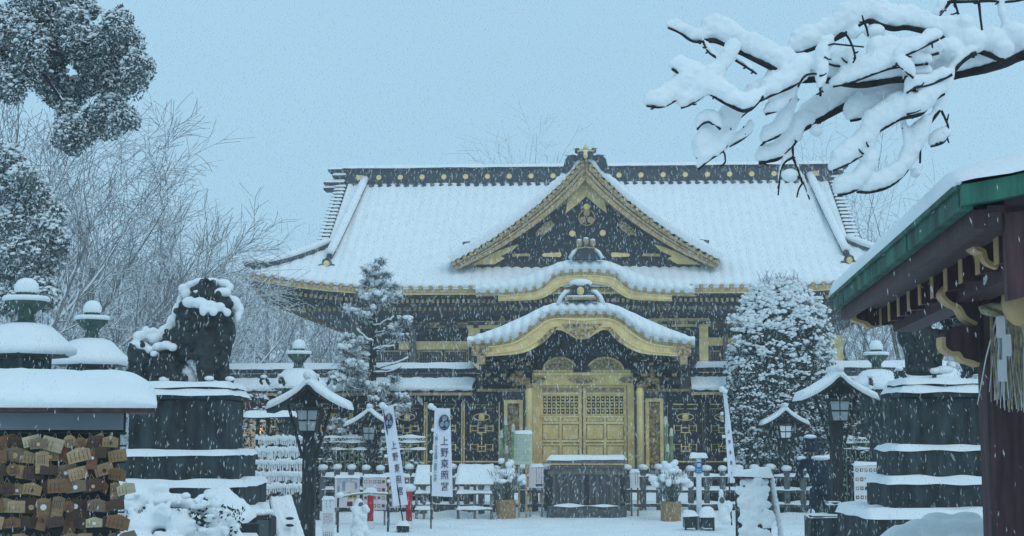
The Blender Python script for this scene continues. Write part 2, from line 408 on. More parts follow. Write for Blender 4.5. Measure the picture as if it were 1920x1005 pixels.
# eave band: gilt fascia, gold eave board, sloping soffit
n = 60; EX = [-WE + 2 * WE * i / n for i in range(n + 1)]
def zl(x): return ZE + lift(x, RUN)
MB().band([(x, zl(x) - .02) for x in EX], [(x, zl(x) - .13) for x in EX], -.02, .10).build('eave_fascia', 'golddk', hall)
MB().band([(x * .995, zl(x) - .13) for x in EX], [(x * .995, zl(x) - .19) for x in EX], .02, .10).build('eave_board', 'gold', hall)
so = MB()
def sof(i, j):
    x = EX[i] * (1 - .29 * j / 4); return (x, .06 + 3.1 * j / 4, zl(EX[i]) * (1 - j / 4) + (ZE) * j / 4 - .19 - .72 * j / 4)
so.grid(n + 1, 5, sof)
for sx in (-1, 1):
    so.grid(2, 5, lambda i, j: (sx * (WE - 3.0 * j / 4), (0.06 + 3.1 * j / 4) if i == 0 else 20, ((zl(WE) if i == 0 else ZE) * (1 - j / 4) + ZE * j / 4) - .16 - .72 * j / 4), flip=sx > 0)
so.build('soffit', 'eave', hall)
for sx in (-1, 1):
    sf = MB(); sf.add([(sx * WE, .0, zl(WE) - .01), (sx * WE, 3, ZE + .1), (sx * WE, 20, ZE + .06), (sx * WE, .0, zl(WE) - .20), (sx * WE, 3, ZE - .16), (sx * WE, 20, ZE - .16)],
           [(0, 1, 4, 3), (1, 2, 5, 4), (3, 4, 1, 0), (4, 5, 2, 1)])
    sf.build('side_fascia', 'golddk', hall)
# round eave tile ends
te = MB().lathe([(.045, .0), (.062, .012), (.068, .03), (.068, .16)], n=10, ax='y').build('eave_tile', 'golddk', hall)
te.location = (-10.05, -.06, zl(-10.05) + .02)
k = 0; x = -10.05 + RIB
while x < 10.1:
    if abs(x) > 2.55: inst(te, hall, (x, -.06, zl(x) + .02))
    x += RIB
# rafter tips, two rows
rf = MB()
x = -9.6
while x < 9.6:
    z = zl(x)
    rf.box(x, x + .075, .22, .30, z - .42, z - .31); rf.box(x, x + .07, .85, .92, ZE - .60, ZE - .50)
    x += .155
rf.build('rafter_tips', 'golddk', hall, stuff=True)
rb = MB(); x = -9.6
while x < 9.6:
    z = zl(x); rb.box(x + .01, x + .065, .30, 2.6, ZE - .40, ZE - .33); x += .155
rb.build('rafters', 'eave', hall, stuff=True)
# ridge
MB().box(-8.25, 8.25, RUN - .26, RUN + .26, ZR - .05, ZR + .47).build('ridge', 'tile', hall)
MB().box(-8.3, 8.3, RUN - .33, RUN + .33, ZR + .47, ZR + .53).build('ridge_cap', 'tile', hall)
MB().box(-8.2, 8.2, RUN - .31, RUN + .31, ZR - .10, ZR - .05).build('ridge_moulding', 'tile', hall)
MB().slab(-8.35, 8.35, RUN - .33, RUN + .33, ZR + .53, .10, seed=3).build('ridge_snow', 'snow', hall, smooth=True)
d0 = MB().lathe([(.085, -.03), (.095, 0)], n=14, ax='y').build('gilt_crest', 'gold', hall); d0.location = (-7.1, RUN - .262, ZR + .2)
for i in range(1, 20):
    if abs(-7.1 + .748 * i) > .45: inst(d0, hall, (-7.1 + .748 * i, RUN - .262, ZR + .2))
for sx in (-1, 1):
    MB().prism([(sx * 7.55, ZR + .13), (sx * 7.85, ZR + .11), (sx * 7.88, ZR + .29), (sx * 7.6, ZR + .27), (sx * 7.66, ZR + .2)], RUN - .29, RUN - .262).build('gilt_ridge_plate', 'gold', hall)
dt = MB(); dx = -7.4
while dx < 7.4:
    dt.box(dx, dx + .16, RUN - .42, RUN - .30, ZR - .15, ZR - .085); dx += RIB
dt.build('ridge_foot_tiles', 'tile', hall, stuff=True)
for sx in (-1, 1):        # stepped end tiles of the main ridge
    e = MB(); sn = MB()
    for k, (a, b, z0) in enumerate([(8.2, 8.85, .42), (8.2, 8.7, .22), (8.25, 9.0, -.02), (8.25, 9.0, -.22)]):
        e.box(sx * a, sx * b, RUN - .3, RUN + .3, ZR + z0, ZR + z0 + .09); sn.slab(min(sx * a, sx * b), max(sx * a, sx * b), RUN - .3, RUN + .3, ZR + z0 + .09, .07, seed=k)
    e.box(sx * 8.2, sx * 8.6, RUN - .2, RUN + .2, ZR - .3, ZR + .45)
    e.lathe([(.04, -.08), (.17, -.06), (.17, .1)], (sx * 8.45, RUN - .35, ZR - .42), n=12, ax='y')
    o = e.build('ridge_end', 'tile', hall); sn.build('ridge_end_snow', 'snow', o, smooth=True)
# verge tiles down both ends
vt = MB().lathe([(.05, 0), (.06, .02), (.06, .30)], n=8, ax='x').build('verge_tile', 'tile', hall); vs_ = MB().slab(0, .42, -.08, .08, .05, .05, over=.01, step=.05).build('verge_snow', 'snow', vt, smooth=True)
first = True
for sx in (-1, 1):
    for i in range(19):
        t = .25 + i * .205
        loc = (sx * 8.2, RUN - t, zf(t) + .04); rz = 0 if sx > 0 else math.pi
        if first: vt.location = loc; vt.rotation_euler = (0, 0, rz); first = False
        else:
            o = inst(vt, hall, loc, (0, 0, rz)); inst(vs_, o)
# descending and hip ridges with their end tiles
def ridge_tube(name, pts, r, parent=hall, rs=None, end=True):
    rs = rs or r * 1.35
    o = MB().tube([Vector(p) - Vector((0, 0, r * .2)) for p in pts], r, 8).build(name, 'tile', parent)
    MB().tube([Vector(p) + Vector((0, 0, r * 1.1)) for p in pts], [rs * (1 + .12 * noise.noise(Vector(p) * 2)) for p in pts], 10, sq=.8).build('ridge_snow', 'snow', o, smooth=True)
    return o
def oni(name, loc, s, parent, gold=True, snow=True):   # demon-tile ornament
    o = MB(); x, y, z = loc
    o.prism([(x - .5 * s, z), (x - .62 * s, z + .12 * s), (x - .36 * s, z + .2 * s), (x - .3 * s, z + .5 * s), (x, z + .66 * s), (x + .3 * s, z + .5 * s), (x + .36 * s, z + .2 * s), (x + .62 * s, z + .12 * s), (x + .5 * s, z), (x + .2 * s, z - .16 * s), (x, z - .3 * s), (x - .2 * s, z - .16 * s)], y - .12 * s, y + .15 * s)
    ob = o.build(name, 'tile', parent)
    MB().ball((x, y - .15 * s, z + .2 * s), (.24 * s, .12 * s, .24 * s), 10, 6).build('gilt_boss', 'gold' if gold else 'tile', ob, smooth=True)
    return ob
for sx in (-1, 1):
    ridge_tube('descending_ridge', [(sx * (7.55 + .09 * t), RUN - t - .1, zf(t) + lift(7.9, t) + .20) for t in [.2 + .4 * i for i in range(12)]], .10)
    oni('end_tile', (sx * 7.98, RUN - 5.05, zf(5.0) + .16), .42, hall)
    ridge_tube('hip_ridge', [(sx * (8.15 + q), RUN - TJ - q + .0, zf(TJ + q) + lift(8.2 + q, TJ + q) + .22 + .03 * q) for q in [.21 * i for i in range(11)]], .10)
    oni('corner_tile', (sx * 10.05, .12, zl(10.2) + .18), .36, hall, gold=False)
    MB().tube([(sx * 10.2, .2, zl(10.3) + .22), (sx * 10.32, .1, zl(10.3) + .27), (sx * 10.4, .05, zl(10.3) + .36)], [.08, .06, .03], 7).build('corner_horn', 'tile', hall)

# ---------------- triangular front gable
GY = 1.0
def sym(pts, y, cx=1099, s=-1):        # half outline measured on one side
    return [(abs(H.p(px, py, y)[0] - H.p(cx, py, y)[0]), H.p(px, py, y)[1]) for px, py in pts]
out_ = sym([(1099, 300), (1082, 318), (1060, 343), (1020, 381), (975, 418), (930, 450), (890, 475), (850, 497)], GY - .5)
gc = smooth_curve([(a, b) for a, b in out_], 4)
full = [Vector((-p.x, p.y)) for p in reversed(gc)] + gc[1:]
gable = MB()
def inner(pts, d):
    r = []
    for i, p in enumerate(pts):
        t = (pts[min(i + 1, len(pts) - 1)] - pts[max(i - 1, 0)]); nrm = Vector((t.y, -t.x)).normalized() if t.length else Vector((0, -1))
        if abs(p.x) < .02: nrm = Vector((0, -1.25))
        r.append(p + nrm * d)
    return r
tp = [tuple(p) for p in full]
def bands(a, b, y0, y1, nm, m):
    A, B_ = inner(full, 1), None
    def off(d): return [tuple(p + (q - p) * (d * (1 - .62 * (abs(p.x) / 4.2) ** 1.5))) for p, q in zip(full, A)]
    return MB().band(off(a), off(b), y0, y1).build(nm, m, hall)
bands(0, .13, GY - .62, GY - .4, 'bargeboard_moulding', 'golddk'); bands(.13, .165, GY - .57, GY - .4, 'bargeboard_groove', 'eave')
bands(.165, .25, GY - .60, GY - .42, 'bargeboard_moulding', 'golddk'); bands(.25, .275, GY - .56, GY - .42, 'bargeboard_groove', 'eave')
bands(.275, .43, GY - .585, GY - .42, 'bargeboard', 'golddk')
i2 = inner(full, .30)
MB().prism([(p.x, max(p.y, i2[0].y - .1)) for p in i2], GY - .1, GY).build('gable_panel', 'lacquer', hall)
# gable roof running back to the main roof
def gfn(i, j):
    p = full[i]; y = GY - .60 + 5.4 * j / 24
    pn = inner(full, -1)[i] if False else p
    return (p.x * 1.0, y, p.y + .04 + .02 * rib(y))
MB().grid(len(full), 25, gfn, flip=True).build('gable_roof', 'tile', hall)
dens = smooth_curve([tuple(p) for p in full[::2]], 5)
ns = len(dens)
arc = [0]
for a, b in zip(dens, dens[1:]): arc.append(arc[-1] + (b - a).length)
def gs(i, j):
    p = dens[i]; w = abs(math.cos(math.pi * arc[i] / .21)); off = [.03, .20, .33, .34, .30, .18, .10, .10][j] + .06 * w * (j < 4)
    y = GY - .64 + [0, -.05, .02, .2, .45, 1.2, 3, 4.8][j]
    q = p + (inner(dens, -1)[i] - p) * off if False else Vector((p.x * (1 + off * .12), p.y + off * .9))
    return (q.x, y, q.y + .02 * noise.noise(Vector((q.x * 3, y, q.y * 3))))
MB().grid(ns, 8, gs, flip=True).build('gable_snow', 'snow', hall, smooth=True)
gt = te.copy(); COL.objects.link(gt); gt.name = 'gable_tile'; gt.parent = hall; gt.scale = (.95, 1, .95)
L = 0; firstg = True
for i in range(1, ns):
    if arc[i] >= L:
        p = dens[i]; lc = (p.x, GY - .70, p.y + .0)
        if firstg: gt.location = lc; firstg = False
        else: inst(gt, hall, lc)
        L += .21
for sx in (-1, 1):
    lo = sym([(1068, 325), (1050, 350), (1020, 377), (990, 401), (950, 429), (905, 455), (888, 463)], GY + .3)
    ridge_tube('gable_ridge', [(sx * a, GY + .3, b + .10) for a, b in lo], .075, rs=.085)
    a, b = lo[-1]; MB().tube([(sx * (a + .02), GY + .2, b + .08), (sx * (a + .3), GY + .2, b + .05)], .10, 8).build('gable_ridge_end', 'tile', hall)
def pp(name, m, pts, y, th=.05, parent=hall, mirror=None, F=H, cx=1099):
    P = [F.p(a, b, y) for a, b in pts]; o = MB().prism(P, y, y + th).build(name, m, parent)
    if mirror:
        P2 = [F.p(2 * cx - a, b, y) for a, b in pts]; MB().prism(P2, y, y + th).build(name, m, parent)
    return o
yg = GY - .2
pp('gable_plate', 'gold', [(1099, 322), (1118, 345), (1133, 372), (1138, 400), (1120, 386), (1099, 368), (1078, 386), (1060, 400), (1065, 372), (1080, 345)], yg, .06)
pp('gable_leaf', 'carve', [(1077, 352), (1070, 372), (1060, 385), (1055, 383), (1048, 392), (1036, 392), (1042, 380), (1054, 366), (1062, 355)], yg + .02, .05, mirror=1)
pp('gable_leaf', 'carve', [(1034, 413), (1040, 422), (1032, 432), (1024, 436), (1020, 441), (1010, 440), (1005, 444), (1004, 436), (1012, 428), (1022, 418)], yg, .06, mirror=1)
pp('gable_corner_plate', 'gold', [(972, 458), (960, 470), (938, 480), (946, 484), (928, 495), (884, 496), (930, 472), (955, 462)], yg, .06, mirror=1)
pp('gable_bar', 'gold', [(1019, 475), (1051, 473), (1053, 478), (1050, 482), (1019, 481), (1016, 478)], yg, .05, mirror=1)
pp('gable_bar', 'golddk', [(960, 476), (992, 475), (994, 480), (960, 481)], yg, .05, mirror=1)
def disc(name, m, px, py, rpx, y, F=H, parent=hall, th=.05, n=14):
    x, z = F.p(px, py, y); r = rpx * F.scale(y)
    return MB().lathe([(r * .9, -th), (r, 0)], (x, y, z), n=n, ax='y').build(name, m, parent)
disc('gilt_boss', 'gold', 1100, 388, 6.5, yg); disc('gilt_boss', 'gold', 1073, 438, 6.2, yg); disc('gilt_boss', 'gold', 1130, 437, 6.2, yg)
def crest(F, px, py, rpx, y, parent, m='gold', ax=1.0):   # three leaves within a ring
    x, z = F.p(px, py, y); r = rpx * F.scale(y); mb = MB()
    mb.tube([(x + r * ax * math.cos(a), y, z + r * math.sin(a)) for a in [math.pi * 2 * i / 24 for i in range(25)]], r * .09, 5)
    for k in range(3):
        a = R(90 + 120 * k); c = Vector((x + math.cos(a) * r * .46 * ax, z + math.sin(a) * r * .46))
        P = []
        for q in range(12):
            b = 2 * math.pi * q / 12; rr = r * .40 * (1 + .22 * math.cos(b)) ; P.append((c.x + rr * math.cos(a + b) * ax, c.y + rr * math.sin(a + b)))
        mb.prism(P, y - .01, y + .005)
        mb.tube([(x, y - .02, z), (c.x + math.cos(a) * r * .2 * ax, y - .02, c.y + math.sin(a) * r * .2)], r * .04, 4)
    return mb.build('crest', m, parent)
crest(H, 1100, 408, 15, yg, hall, 'golddk')
# crown ornament on the gable peak
cx_, cz_ = H.p(1098, 300, GY - .7); yo = GY - .7
c_ = MB()
for pts in ([(-.34, -.02), (-.42, .13), (-.3, .24), (-.3, .36), (-.42, .44), (-.4, .56), (-.24, .56), (-.26, .48), (0, .52), (.26, .48), (.24, .56), (.4, .56), (.42, .44), (.3, .36), (.3, .24), (.42, .13), (.34, -.02), (0, .1)],):
    c_.prism([(cx_ + a * .78, cz_ + b * .62) for a, b in pts], yo - .1, yo + .25)
for sx in (-1, 1): c_.prism([(cx_ + sx * a, cz_ + b) for a, b in [(.26, .0), (.3, .16), (.5, .18), (.62, .02), (.68, -.2), (.76, -.34), (.6, -.42), (.46, -.3)]], yo, yo + .3)
co = c_.build('peak_ornament', 'tile', hall)
MB().lathe([(.02, .0), (.07, .04), (.075, .1), (.03, .18), (.004, .26)], (cx_, yo, cz_ + .28), n=10).build('gilt_jewel', 'gold', co, smooth=True)
MB().tube([(cx_ - .25, yo - .11, cz_ + .25), (cx_, yo - .13, cz_ + .28), (cx_ + .25, yo - .11, cz_ + .25)], .02, 5).build('gilt_rim', 'gold', co)
MB().ball((cx_, yo - .14, cz_ + .12), (.07, .05, .11), 8, 6).build('gilt_boss', 'gold', co, smooth=True)
sn = MB()
for sx in (-1, 1): sn.ball((cx_ + sx * .3, yo, cz_ + .36), (.08, .12, .04)); sn.ball((cx_ + sx * .5, yo + .1, cz_ + .17), (.14, .14, .04))
sn.ball((cx_, yo - .1, cz_ + .24), (.09, .08, .04)); sn.build('ornament_snow', 'snow', co, smooth=True)

# ---------------- undulating gables (one over the hall front, one over the gate)
def karahafu(F, parent, cx, y, edge, top, bot, depth, ribpx, wmul=1.0, mg='gold', thick=.22):
    def curve(c, half, n=48): return [(cx + half * (2 * i / n - 1), interp(c, abs(half * (2 * i / n - 1)))) for i in range(n + 1)]
    def sm(c):
        s = smooth_curve([(-c[1][0], c[1][1])] + [tuple(q) for q in c], 6); return [(v.x, v.y) for v in s if v.x >= -.01]
    edge, top, bot = sm(edge), sm(top), sm(bot)
    he, ht, hb = edge[-1][0], top[-1][0], bot[-1][0]
    E = [F.p(a, b, y) for a, b in curve(edge, he)]; E2 = [F.p(a, b + 10, y) for a, b in curve(edge, he)]
    # board, bottom stretched to the same stations
    B = [F.p(cx + hb * (2 * i / 48 - 1), interp(bot, abs(hb * (2 * i / 48 - 1))), y) for i in range(49)]
    Bt = [F.p(cx + hb * (2 * i / 48 - 1), interp(edge, abs(hb * (2 * i / 48 - 1))) + 9, y) for i in range(49)]
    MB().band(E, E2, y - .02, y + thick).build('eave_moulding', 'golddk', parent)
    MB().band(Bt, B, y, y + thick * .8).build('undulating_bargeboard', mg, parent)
    mid = [((a[0] * .3 + b[0] * .7), (a[1] * .3 + b[1] * .7)) for a, b in zip(Bt, B)]
    lo = [((a[0] * .22 + b[0] * .78), (a[1] * .22 + b[1] * .78)) for a, b in zip(Bt, B)]
    MB().band(mid, lo, y - .025, y - .001).build('board_beading', 'goldb', parent)
    m1 = [((a[0] * .9 + b[0] * .1), (a[1] * .9 + b[1] * .1)) for a, b in zip(Bt, B)]; m2 = [((a[0] * .8 + b[0] * .2), (a[1] * .8 + b[1] * .2)) for a, b in zip(Bt, B)]
    MB().band(m1, m2, y - .03, y - .001).build('board_beading', 'goldb', parent)
    # roof body behind
    mb = MB(); Eb = [F.p(a, b - 2, y) for a, b in curve(edge, he)]
    mb.grid(49, 2, lambda i, j: (Eb[i][0], y + .02 + depth * j, Eb[i][1]), flip=True)
    mb.grid(49, 2, lambda i, j: (B[i][0], y + .1 + depth * j, B[i][1] + .04)); mb.build('roof', 'tile', parent)
    # snow
    n = int(2 * he / ribpx * 7)
    def sfn(i, j):
        a = he * (2 * i / (n - 1) - 1); w = abs(math.cos(math.pi * a / ribpx)) ** .8
        ze = interp(edge, abs(a)); zt = interp(top, min(abs(a), ht)); k = [-.03, .12, .45, .75, 1.0, 1.0][j]
        py = ze + 2 + (zt - ze - 2) * k - (4.0 * w if j < 4 else 0) * (1 if j else -.6)
        yy = y + [-.02, -.10 - .06 * w, -.07 - .07 * w, .06 - .05 * w, .25, depth][j]
        x, z = F.p(cx + a, py, y)
        return (x, yy, z + .012 * noise.noise(Vector((x * 4, z * 4, j))))
    MB().grid(n, 6, sfn, flip=True).build('roof_snow', 'snow', parent, smooth=True)
    t0 = te.copy(); COL.objects.link(t0); t0.name = 'eave_tile'; t0.parent = parent
    sc_ = ribpx * F.scale(y) / RIB; t0.scale = (sc_, 1, sc_); a = -he + ribpx * .5; first = True
    q = math.floor(he / ribpx)
    for kk in range(-q, q):
        a = (kk + .5) * ribpx; x, z = F.p(cx + a, interp(edge, abs(a)) + 1, y)
        if first: t0.location = (x, y - .09, z); first = False
        else: inst(t0, parent, (x, y - .09, z), scale=t0.scale)
karahafu(H, hall, 1097, -.35, [(0, 505), (40, 507), (58, 512), (71, 524), (92, 537), (143, 543), (205, 545)], [(0, 485), (35, 486), (61, 494), (81, 503), (112, 514), (150, 523), (185, 530), (205, 535)],
         [(0, 530), (32, 533), (48, 538), (66, 551), (92, 561), (163, 564)], 4.0, 17.3)
ox, oz = H.p(1099, 486, -.5)
c_ = MB(); c_.prism([(ox + a, oz + b) for a, b in [(-.42, 0), (-.3, .12), (-.22, .3), (-.24, .42), (.24, .42), (.22, .3), (.3, .12), (.42, 0)]], -.6, -.3)
co = c_.build('crown_tile', 'tile', hall)
for a in (-.2, 0, .2):
    MB().ball((ox + a, -.58, oz + .46 + (.05 if a == 0 else 0)), (.09, .08, .12), 10, 6).build('gilt_bud', 'golddk', co, smooth=True)
    MB().ball((ox + a, -.56, oz + .56 + (.05 if a == 0 else 0)), (.08, .08, .04), 10, 6).build('bud_snow', 'snow', co, smooth=True)
MB().tube([(ox - .27, -.62, oz + .31), (ox, -.64, oz + .34), (ox + .27, -.62, oz + .31)], .022, 5).build('gilt_rim', 'golddk', co)
for sx in (-1, 1): MB().tube([(ox + sx * .25, -.5, oz + .3), (ox + sx * .36, -.5, oz + .22), (ox + sx * .48, -.5, oz + .02)], [.05, .06, .07], 7).build('ornament_snow', 'snow', hall, smooth=True)

# ---------------- hall body below the eaves
MB().box(-7.2, 7.2, 3.0, 18.5, 0, 5.3).build('wall', 'lacquer', hall)
MB().box(-7.3, 7.3, 2.75, 3.0, 4.95, 5.15).build('bracket_beam', 'eave', hall)
br = MB().box(-.10, .10, -.55, 0, 0, .10).box(-.3, .3, -.42, -.3, .10, .19).box(-.06, .06, -.9, -.1, .19, .28).box(-.38, .38, -.78, -.66, .28, .36).build('bracket_cluster', 'eave', hall)
bt_ = MB()
for a in (-.33, 0, .33): bt_.box(a - .05, a + .05, -.80, -.785, .29, .35)
for a in (-.25, .25): bt_.box(a - .05, a + .05, -.44, -.425, .11, .18)
bt_ = bt_.build('gilt_bracket_tips', 'golddk', br)
br.location = (-6.9, 2.9, 4.72)
for i in range(1, 17):
    o = inst(br, hall, (-6.9 + i * .8625, 2.9, 4.72)); inst(bt_, o)
def hr(name, m, x0, y0, x1, y1, y, th=.06, F=H, parent=hall):
    a = F.p(x0, y0, y); b = F.p(x1, y1, y); return MB().box(a[0], b[0], y, y + th, a[1], b[1]).build(name, m, parent)
yw = 2.6
hr('gilt_beam', 'gold', 748, 640, 893, 655, yw, .2); hr('gilt_beam', 'gold', 1328, 633, 1568, 647, yw, .2)
hr('gilt_beam', 'golddk', 760, 604, 883, 614, yw, .2); hr('gilt_beam', 'golddk', 1328, 604, 1560, 612, yw, .2)
hr('gilt_beam', 'gold', 876, 602, 975, 616, yw - .4, .2); hr('gilt_beam', 'gold', 1215, 597, 1330, 612, yw - .4, .2)
hr('gilt_pillar', 'gold', 1311, 600, 1329, 700, yw - .35, .3); hr('gilt_pillar', 'gold', 878, 604, 899, 700, yw - .35, .3)
hr('gilt_pillar', 'gold', 1564, 628, 1582, 700, yw - .1, .3)
for x0, x1 in ((768, 780), (1355, 1366), (658, 668), (1475, 1486)): hr('pillar', 'greywood', x0, 585, x1, 700, yw - .05, .3)
for x0, x1 in ((784, 829), (833, 876), (702, 764), (1330, 1353), (1370, 1470), (1490, 1560)):   # slatted windows
    a = H.p(x0, 657, yw + .1); b = H.p(x1, 700, yw + .1); fr = MB()
    fr.box(a[0], b[0], yw + .1, yw + .14, a[1] - .05, a[1]); fr.box(a[0], b[0], yw + .1, yw + .14, b[1], b[1] + .05).box(a[0], a[0] + .03, yw + .1, yw + .14, b[1], a[1]).box(b[0] - .03, b[0], yw + .1, yw + .14, b[1], a[1])
    w = fr.build('window', 'golddk', hall); lt = MB(); x = a[0] + .04
    while x < b[0] - .03: lt.box(x, x + .022, yw + .11, yw + .135, b[1], a[1] - .05); x += .075
    z = b[1] + .1
    while z < a[1] - .08: lt.box(a[0], b[0], yw + .105, yw + .125, z, z + .018); z += .10
    lt.build('lattice', 'greywood', w, stuff=True)
for px, py in ((953, 602), (1254, 597)):   # frog-leg struts above the beam
    P = [(-19, 0), (-14, -8), (-8, -15), (8, -15), (14, -8), (19, 0), (12, 0), (8, -9), (0, -12), (-8, -9), (-12, 0)]
    pp('frog_leg_strut', 'golddk', [(px + a, py + b) for a, b in P], yw - .45, .08)
# ================================================================ GOLDEN GATE
gate, G = thing('karamon_gate', 'golden gate with undulating snow covered roof and closed gilded double doors', 'gate', 1092, 31, YAW)
karahafu(G, gate, 1090, -1.0, [(0, 584), (46, 585), (68, 590), (85, 602), (100, 614), (124, 629), (150, 636), (188, 640), (213, 642)], [(0, 564), (43, 565), (72, 573), (111, 591), (149, 608), (190, 624), (213, 632)],
         [(0, 636), (12, 634), (28, 624), (40, 618), (50, 619), (62, 626), (76, 644), (100, 658), (124, 664), (162, 667), (202, 669)], 2.4, 17.6, thick=.16)
def gr(name, m, x0, y0, x1, y1, y, th=.06, parent=None): return hr(name, m, x0, y0, x1, y1, y, th, F=G, parent=parent or gate)
def gp(name, m, pts, y, th=.05, parent=None, mirror=None, cx=1090): return pp(name, m, pts, y, th, parent or gate, mirror, G, cx)
gp('gable_pendant', 'carve', [(1052, 607), (1128, 607), (1118, 618), (1106, 628), (1090, 637), (1074, 628), (1062, 618)], -1.045, .04)
gp('gable_fitting', 'carve', [(1026, 624), (1034, 614), (1046, 612), (1040, 620), (1028, 634), (1014, 646), (1008, 642)], -1.04, .035, mirror=1)
gp('gable_fitting', 'carve', [(884, 648), (912, 648), (922, 656), (908, 660), (912, 668), (884, 667)], -1.04, .035, mirror=1)
# roof crest tile over the gate
ox, oz = G.p(1089, 565, -1.0)
c_ = MB().prism([(ox + a, oz + b) for a, b in [(-.34, 0), (-.3, .1), (-.2, .12), (-.2, .3), (-.1, .38), (.1, .38), (.2, .3), (.2, .12), (.3, .1), (.34, 0)]], -1.12, -.9)
co = c_.build('crown_tile', 'tile', gate)
MB().ball((ox, -1.14, oz + .2), (.08, .04, .09), 10, 6).build('gilt_boss', 'gold', co, smooth=True)
MB().tube([(ox - .32, -1.14, oz + .05), (ox + .32, -1.14, oz + .05)], .035, 6).build('gilt_rim', 'golddk', co)
s_ = MB(); s_.ball((ox, -1.0, oz + .37), (.24, .17, .09), 14, 7)
for sx in (-1, 1): s_.tube([(ox + sx * .2, -1.02, oz + .2), (ox + sx * .3, -1.02, oz + .19), (ox + sx * .4, -1.02, oz + .08), (ox + sx * .46, -1, oz - .06)], [.04, .055, .05, .05], 7)
s_.tube([(ox - .28, -1.13, oz + .09), (ox + .28, -1.13, oz + .09)], .025, 6); s_.build('ornament_snow', 'snow', co, smooth=True)
# ridge running back from the ornament
ridge_tube('gate_ridge', [(ox, -.85 + .2 * i, oz + .06) for i in range(12)], .09, gate)
for sx, px in ((-1, 884), (1, 1300)):
    x, z = G.p(px, 650, -1.0); MB().box(x - .06, x + .10, -1.0, 1.2, z - .28, z + .02).build('eave_purlin', 'eave', gate)
    MB().box(x - sx * .2 - .08, x - sx * .2 + .08, -1.06, -.9, z - .36, z - .18).build('purlin_end', 'golddk', gate)
# dark bracketed body
gr('upper_body', 'lacquer', 905, 640, 1275, 733, .1, .5)
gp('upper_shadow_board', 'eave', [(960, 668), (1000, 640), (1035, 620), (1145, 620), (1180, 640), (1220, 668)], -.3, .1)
rg = random.Random(5)
bk = MB().box(-.12, .12, -.30, 0, 0, .07).box(-.2, .2, -.26, -.17, .08, .15).box(-.05, .05, -.42, 0, .16, .23).box(-.26, .26, -.38, -.30, .24, .31).build('bracket', 'eave', gate)
bt2 = MB().box(-.20, -.12, -.275, -.26, .085, .145).box(.12, .2, -.275, -.26, .085, .145).box(-.05, .05, -.435, -.42, .165, .225).build('bracket_tips', 'golddk', bk)
first = True
for px in (918, 948, 978, 1206, 1236, 1264):
    for py, yy in ((722, .05), (694, -.12), (676, -.3)):
        x, z = G.p(px, py, yy)
        if first: bk.location = (x, yy, z); first = False
        else: o = inst(bk, gate, (x, yy, z)); inst(bt2, o)
for px in (972, 1222): # carved beam noses beside the pillars
    x, z = G.p(px, 712, -.35); cv = MB()
    for k in range(26): cv.ball((x + rg.gauss(0, .09), -.35 + rg.gauss(0, .05), z + rg.gauss(0, .12)), rg.uniform(.03, .07), 6, 4)
    cv.build('carved_beam_nose', 'carve', gate)
gr('thin_beam', 'golddk', 893, 729, 985, 734, -.05, .08); gr('thin_beam', 'golddk', 1205, 729, 1297, 734, -.05, .08)
# transom carving
gp('transom_backing', 'lacquer', [(1003, 697), (1020, 668), (1170, 668), (1186, 697)], -.05, .05)
def swirl(px0, px1, name):
    P = []
    for i in range(17):
        t = i / 16; P.append((px0 + (px1 - px0) * t, 697 - 27 * math.sin(math.pi * t) ** .45))
    gp(name, 'carve', P + [(px1, 697), (px0, 697)], -.12, .07)
    mb = MB().tube([G.p3(a, b, -.13) for a, b in P], .022, 6); mb.build('carving_rim', 'gold', gate)
swirl(1017, 1082, 'carved_transom'); swirl(1100, 1170, 'carved_transom')
gp('transom_arch', 'lacquer', [(1075, 697), (1078, 688), (1086, 683), (1096, 683), (1105, 688), (1108, 697)], -.2, .05)
gr('transom_rim', 'gold', 1040, 664, 1142, 667, -.15, .05); gr('transom_rim', 'gold', 1000, 694, 1184, 697, -.16, .05)
# lintel, posts
gr('lintel', 'gold', 998, 698, 1187, 722, -.12, .25)
gr('lintel_moulding', 'goldb', 1001, 699, 1184, 703, -.16, .04)
gp('lintel_fitting', 'carve', [(1066, 711), (1076, 707), (1090, 705), (1106, 707), (1120, 711), (1108, 717), (1092, 719), (1076, 717)], -.15, .03)
gp('lintel_fitting', 'carve', [(1000, 706), (1018, 707), (1024, 711), (1016, 717), (1000, 718)], -.15, .03, mirror=1, cx=1092)
gr('door_post', 'gold', 999, 722, 1011, 885, -.10, .2); gr('door_post', 'gold', 1176, 722, 1190, 885, -.10, .2)
for px in (992, 1200):
    x, z = G.p(px, 726, -.4); MB().lathe([(.075, 0), (.075, z - .25), (.085, z - .1), (.06, z)], (x, -.4, 0), n=16).build('round_pillar', 'goldb', gate, smooth=True)
    MB().ball((x, -.4, z + .03), (.09, .09, .06), 10, 6).build('pillar_cap', 'carve', gate, smooth=True)
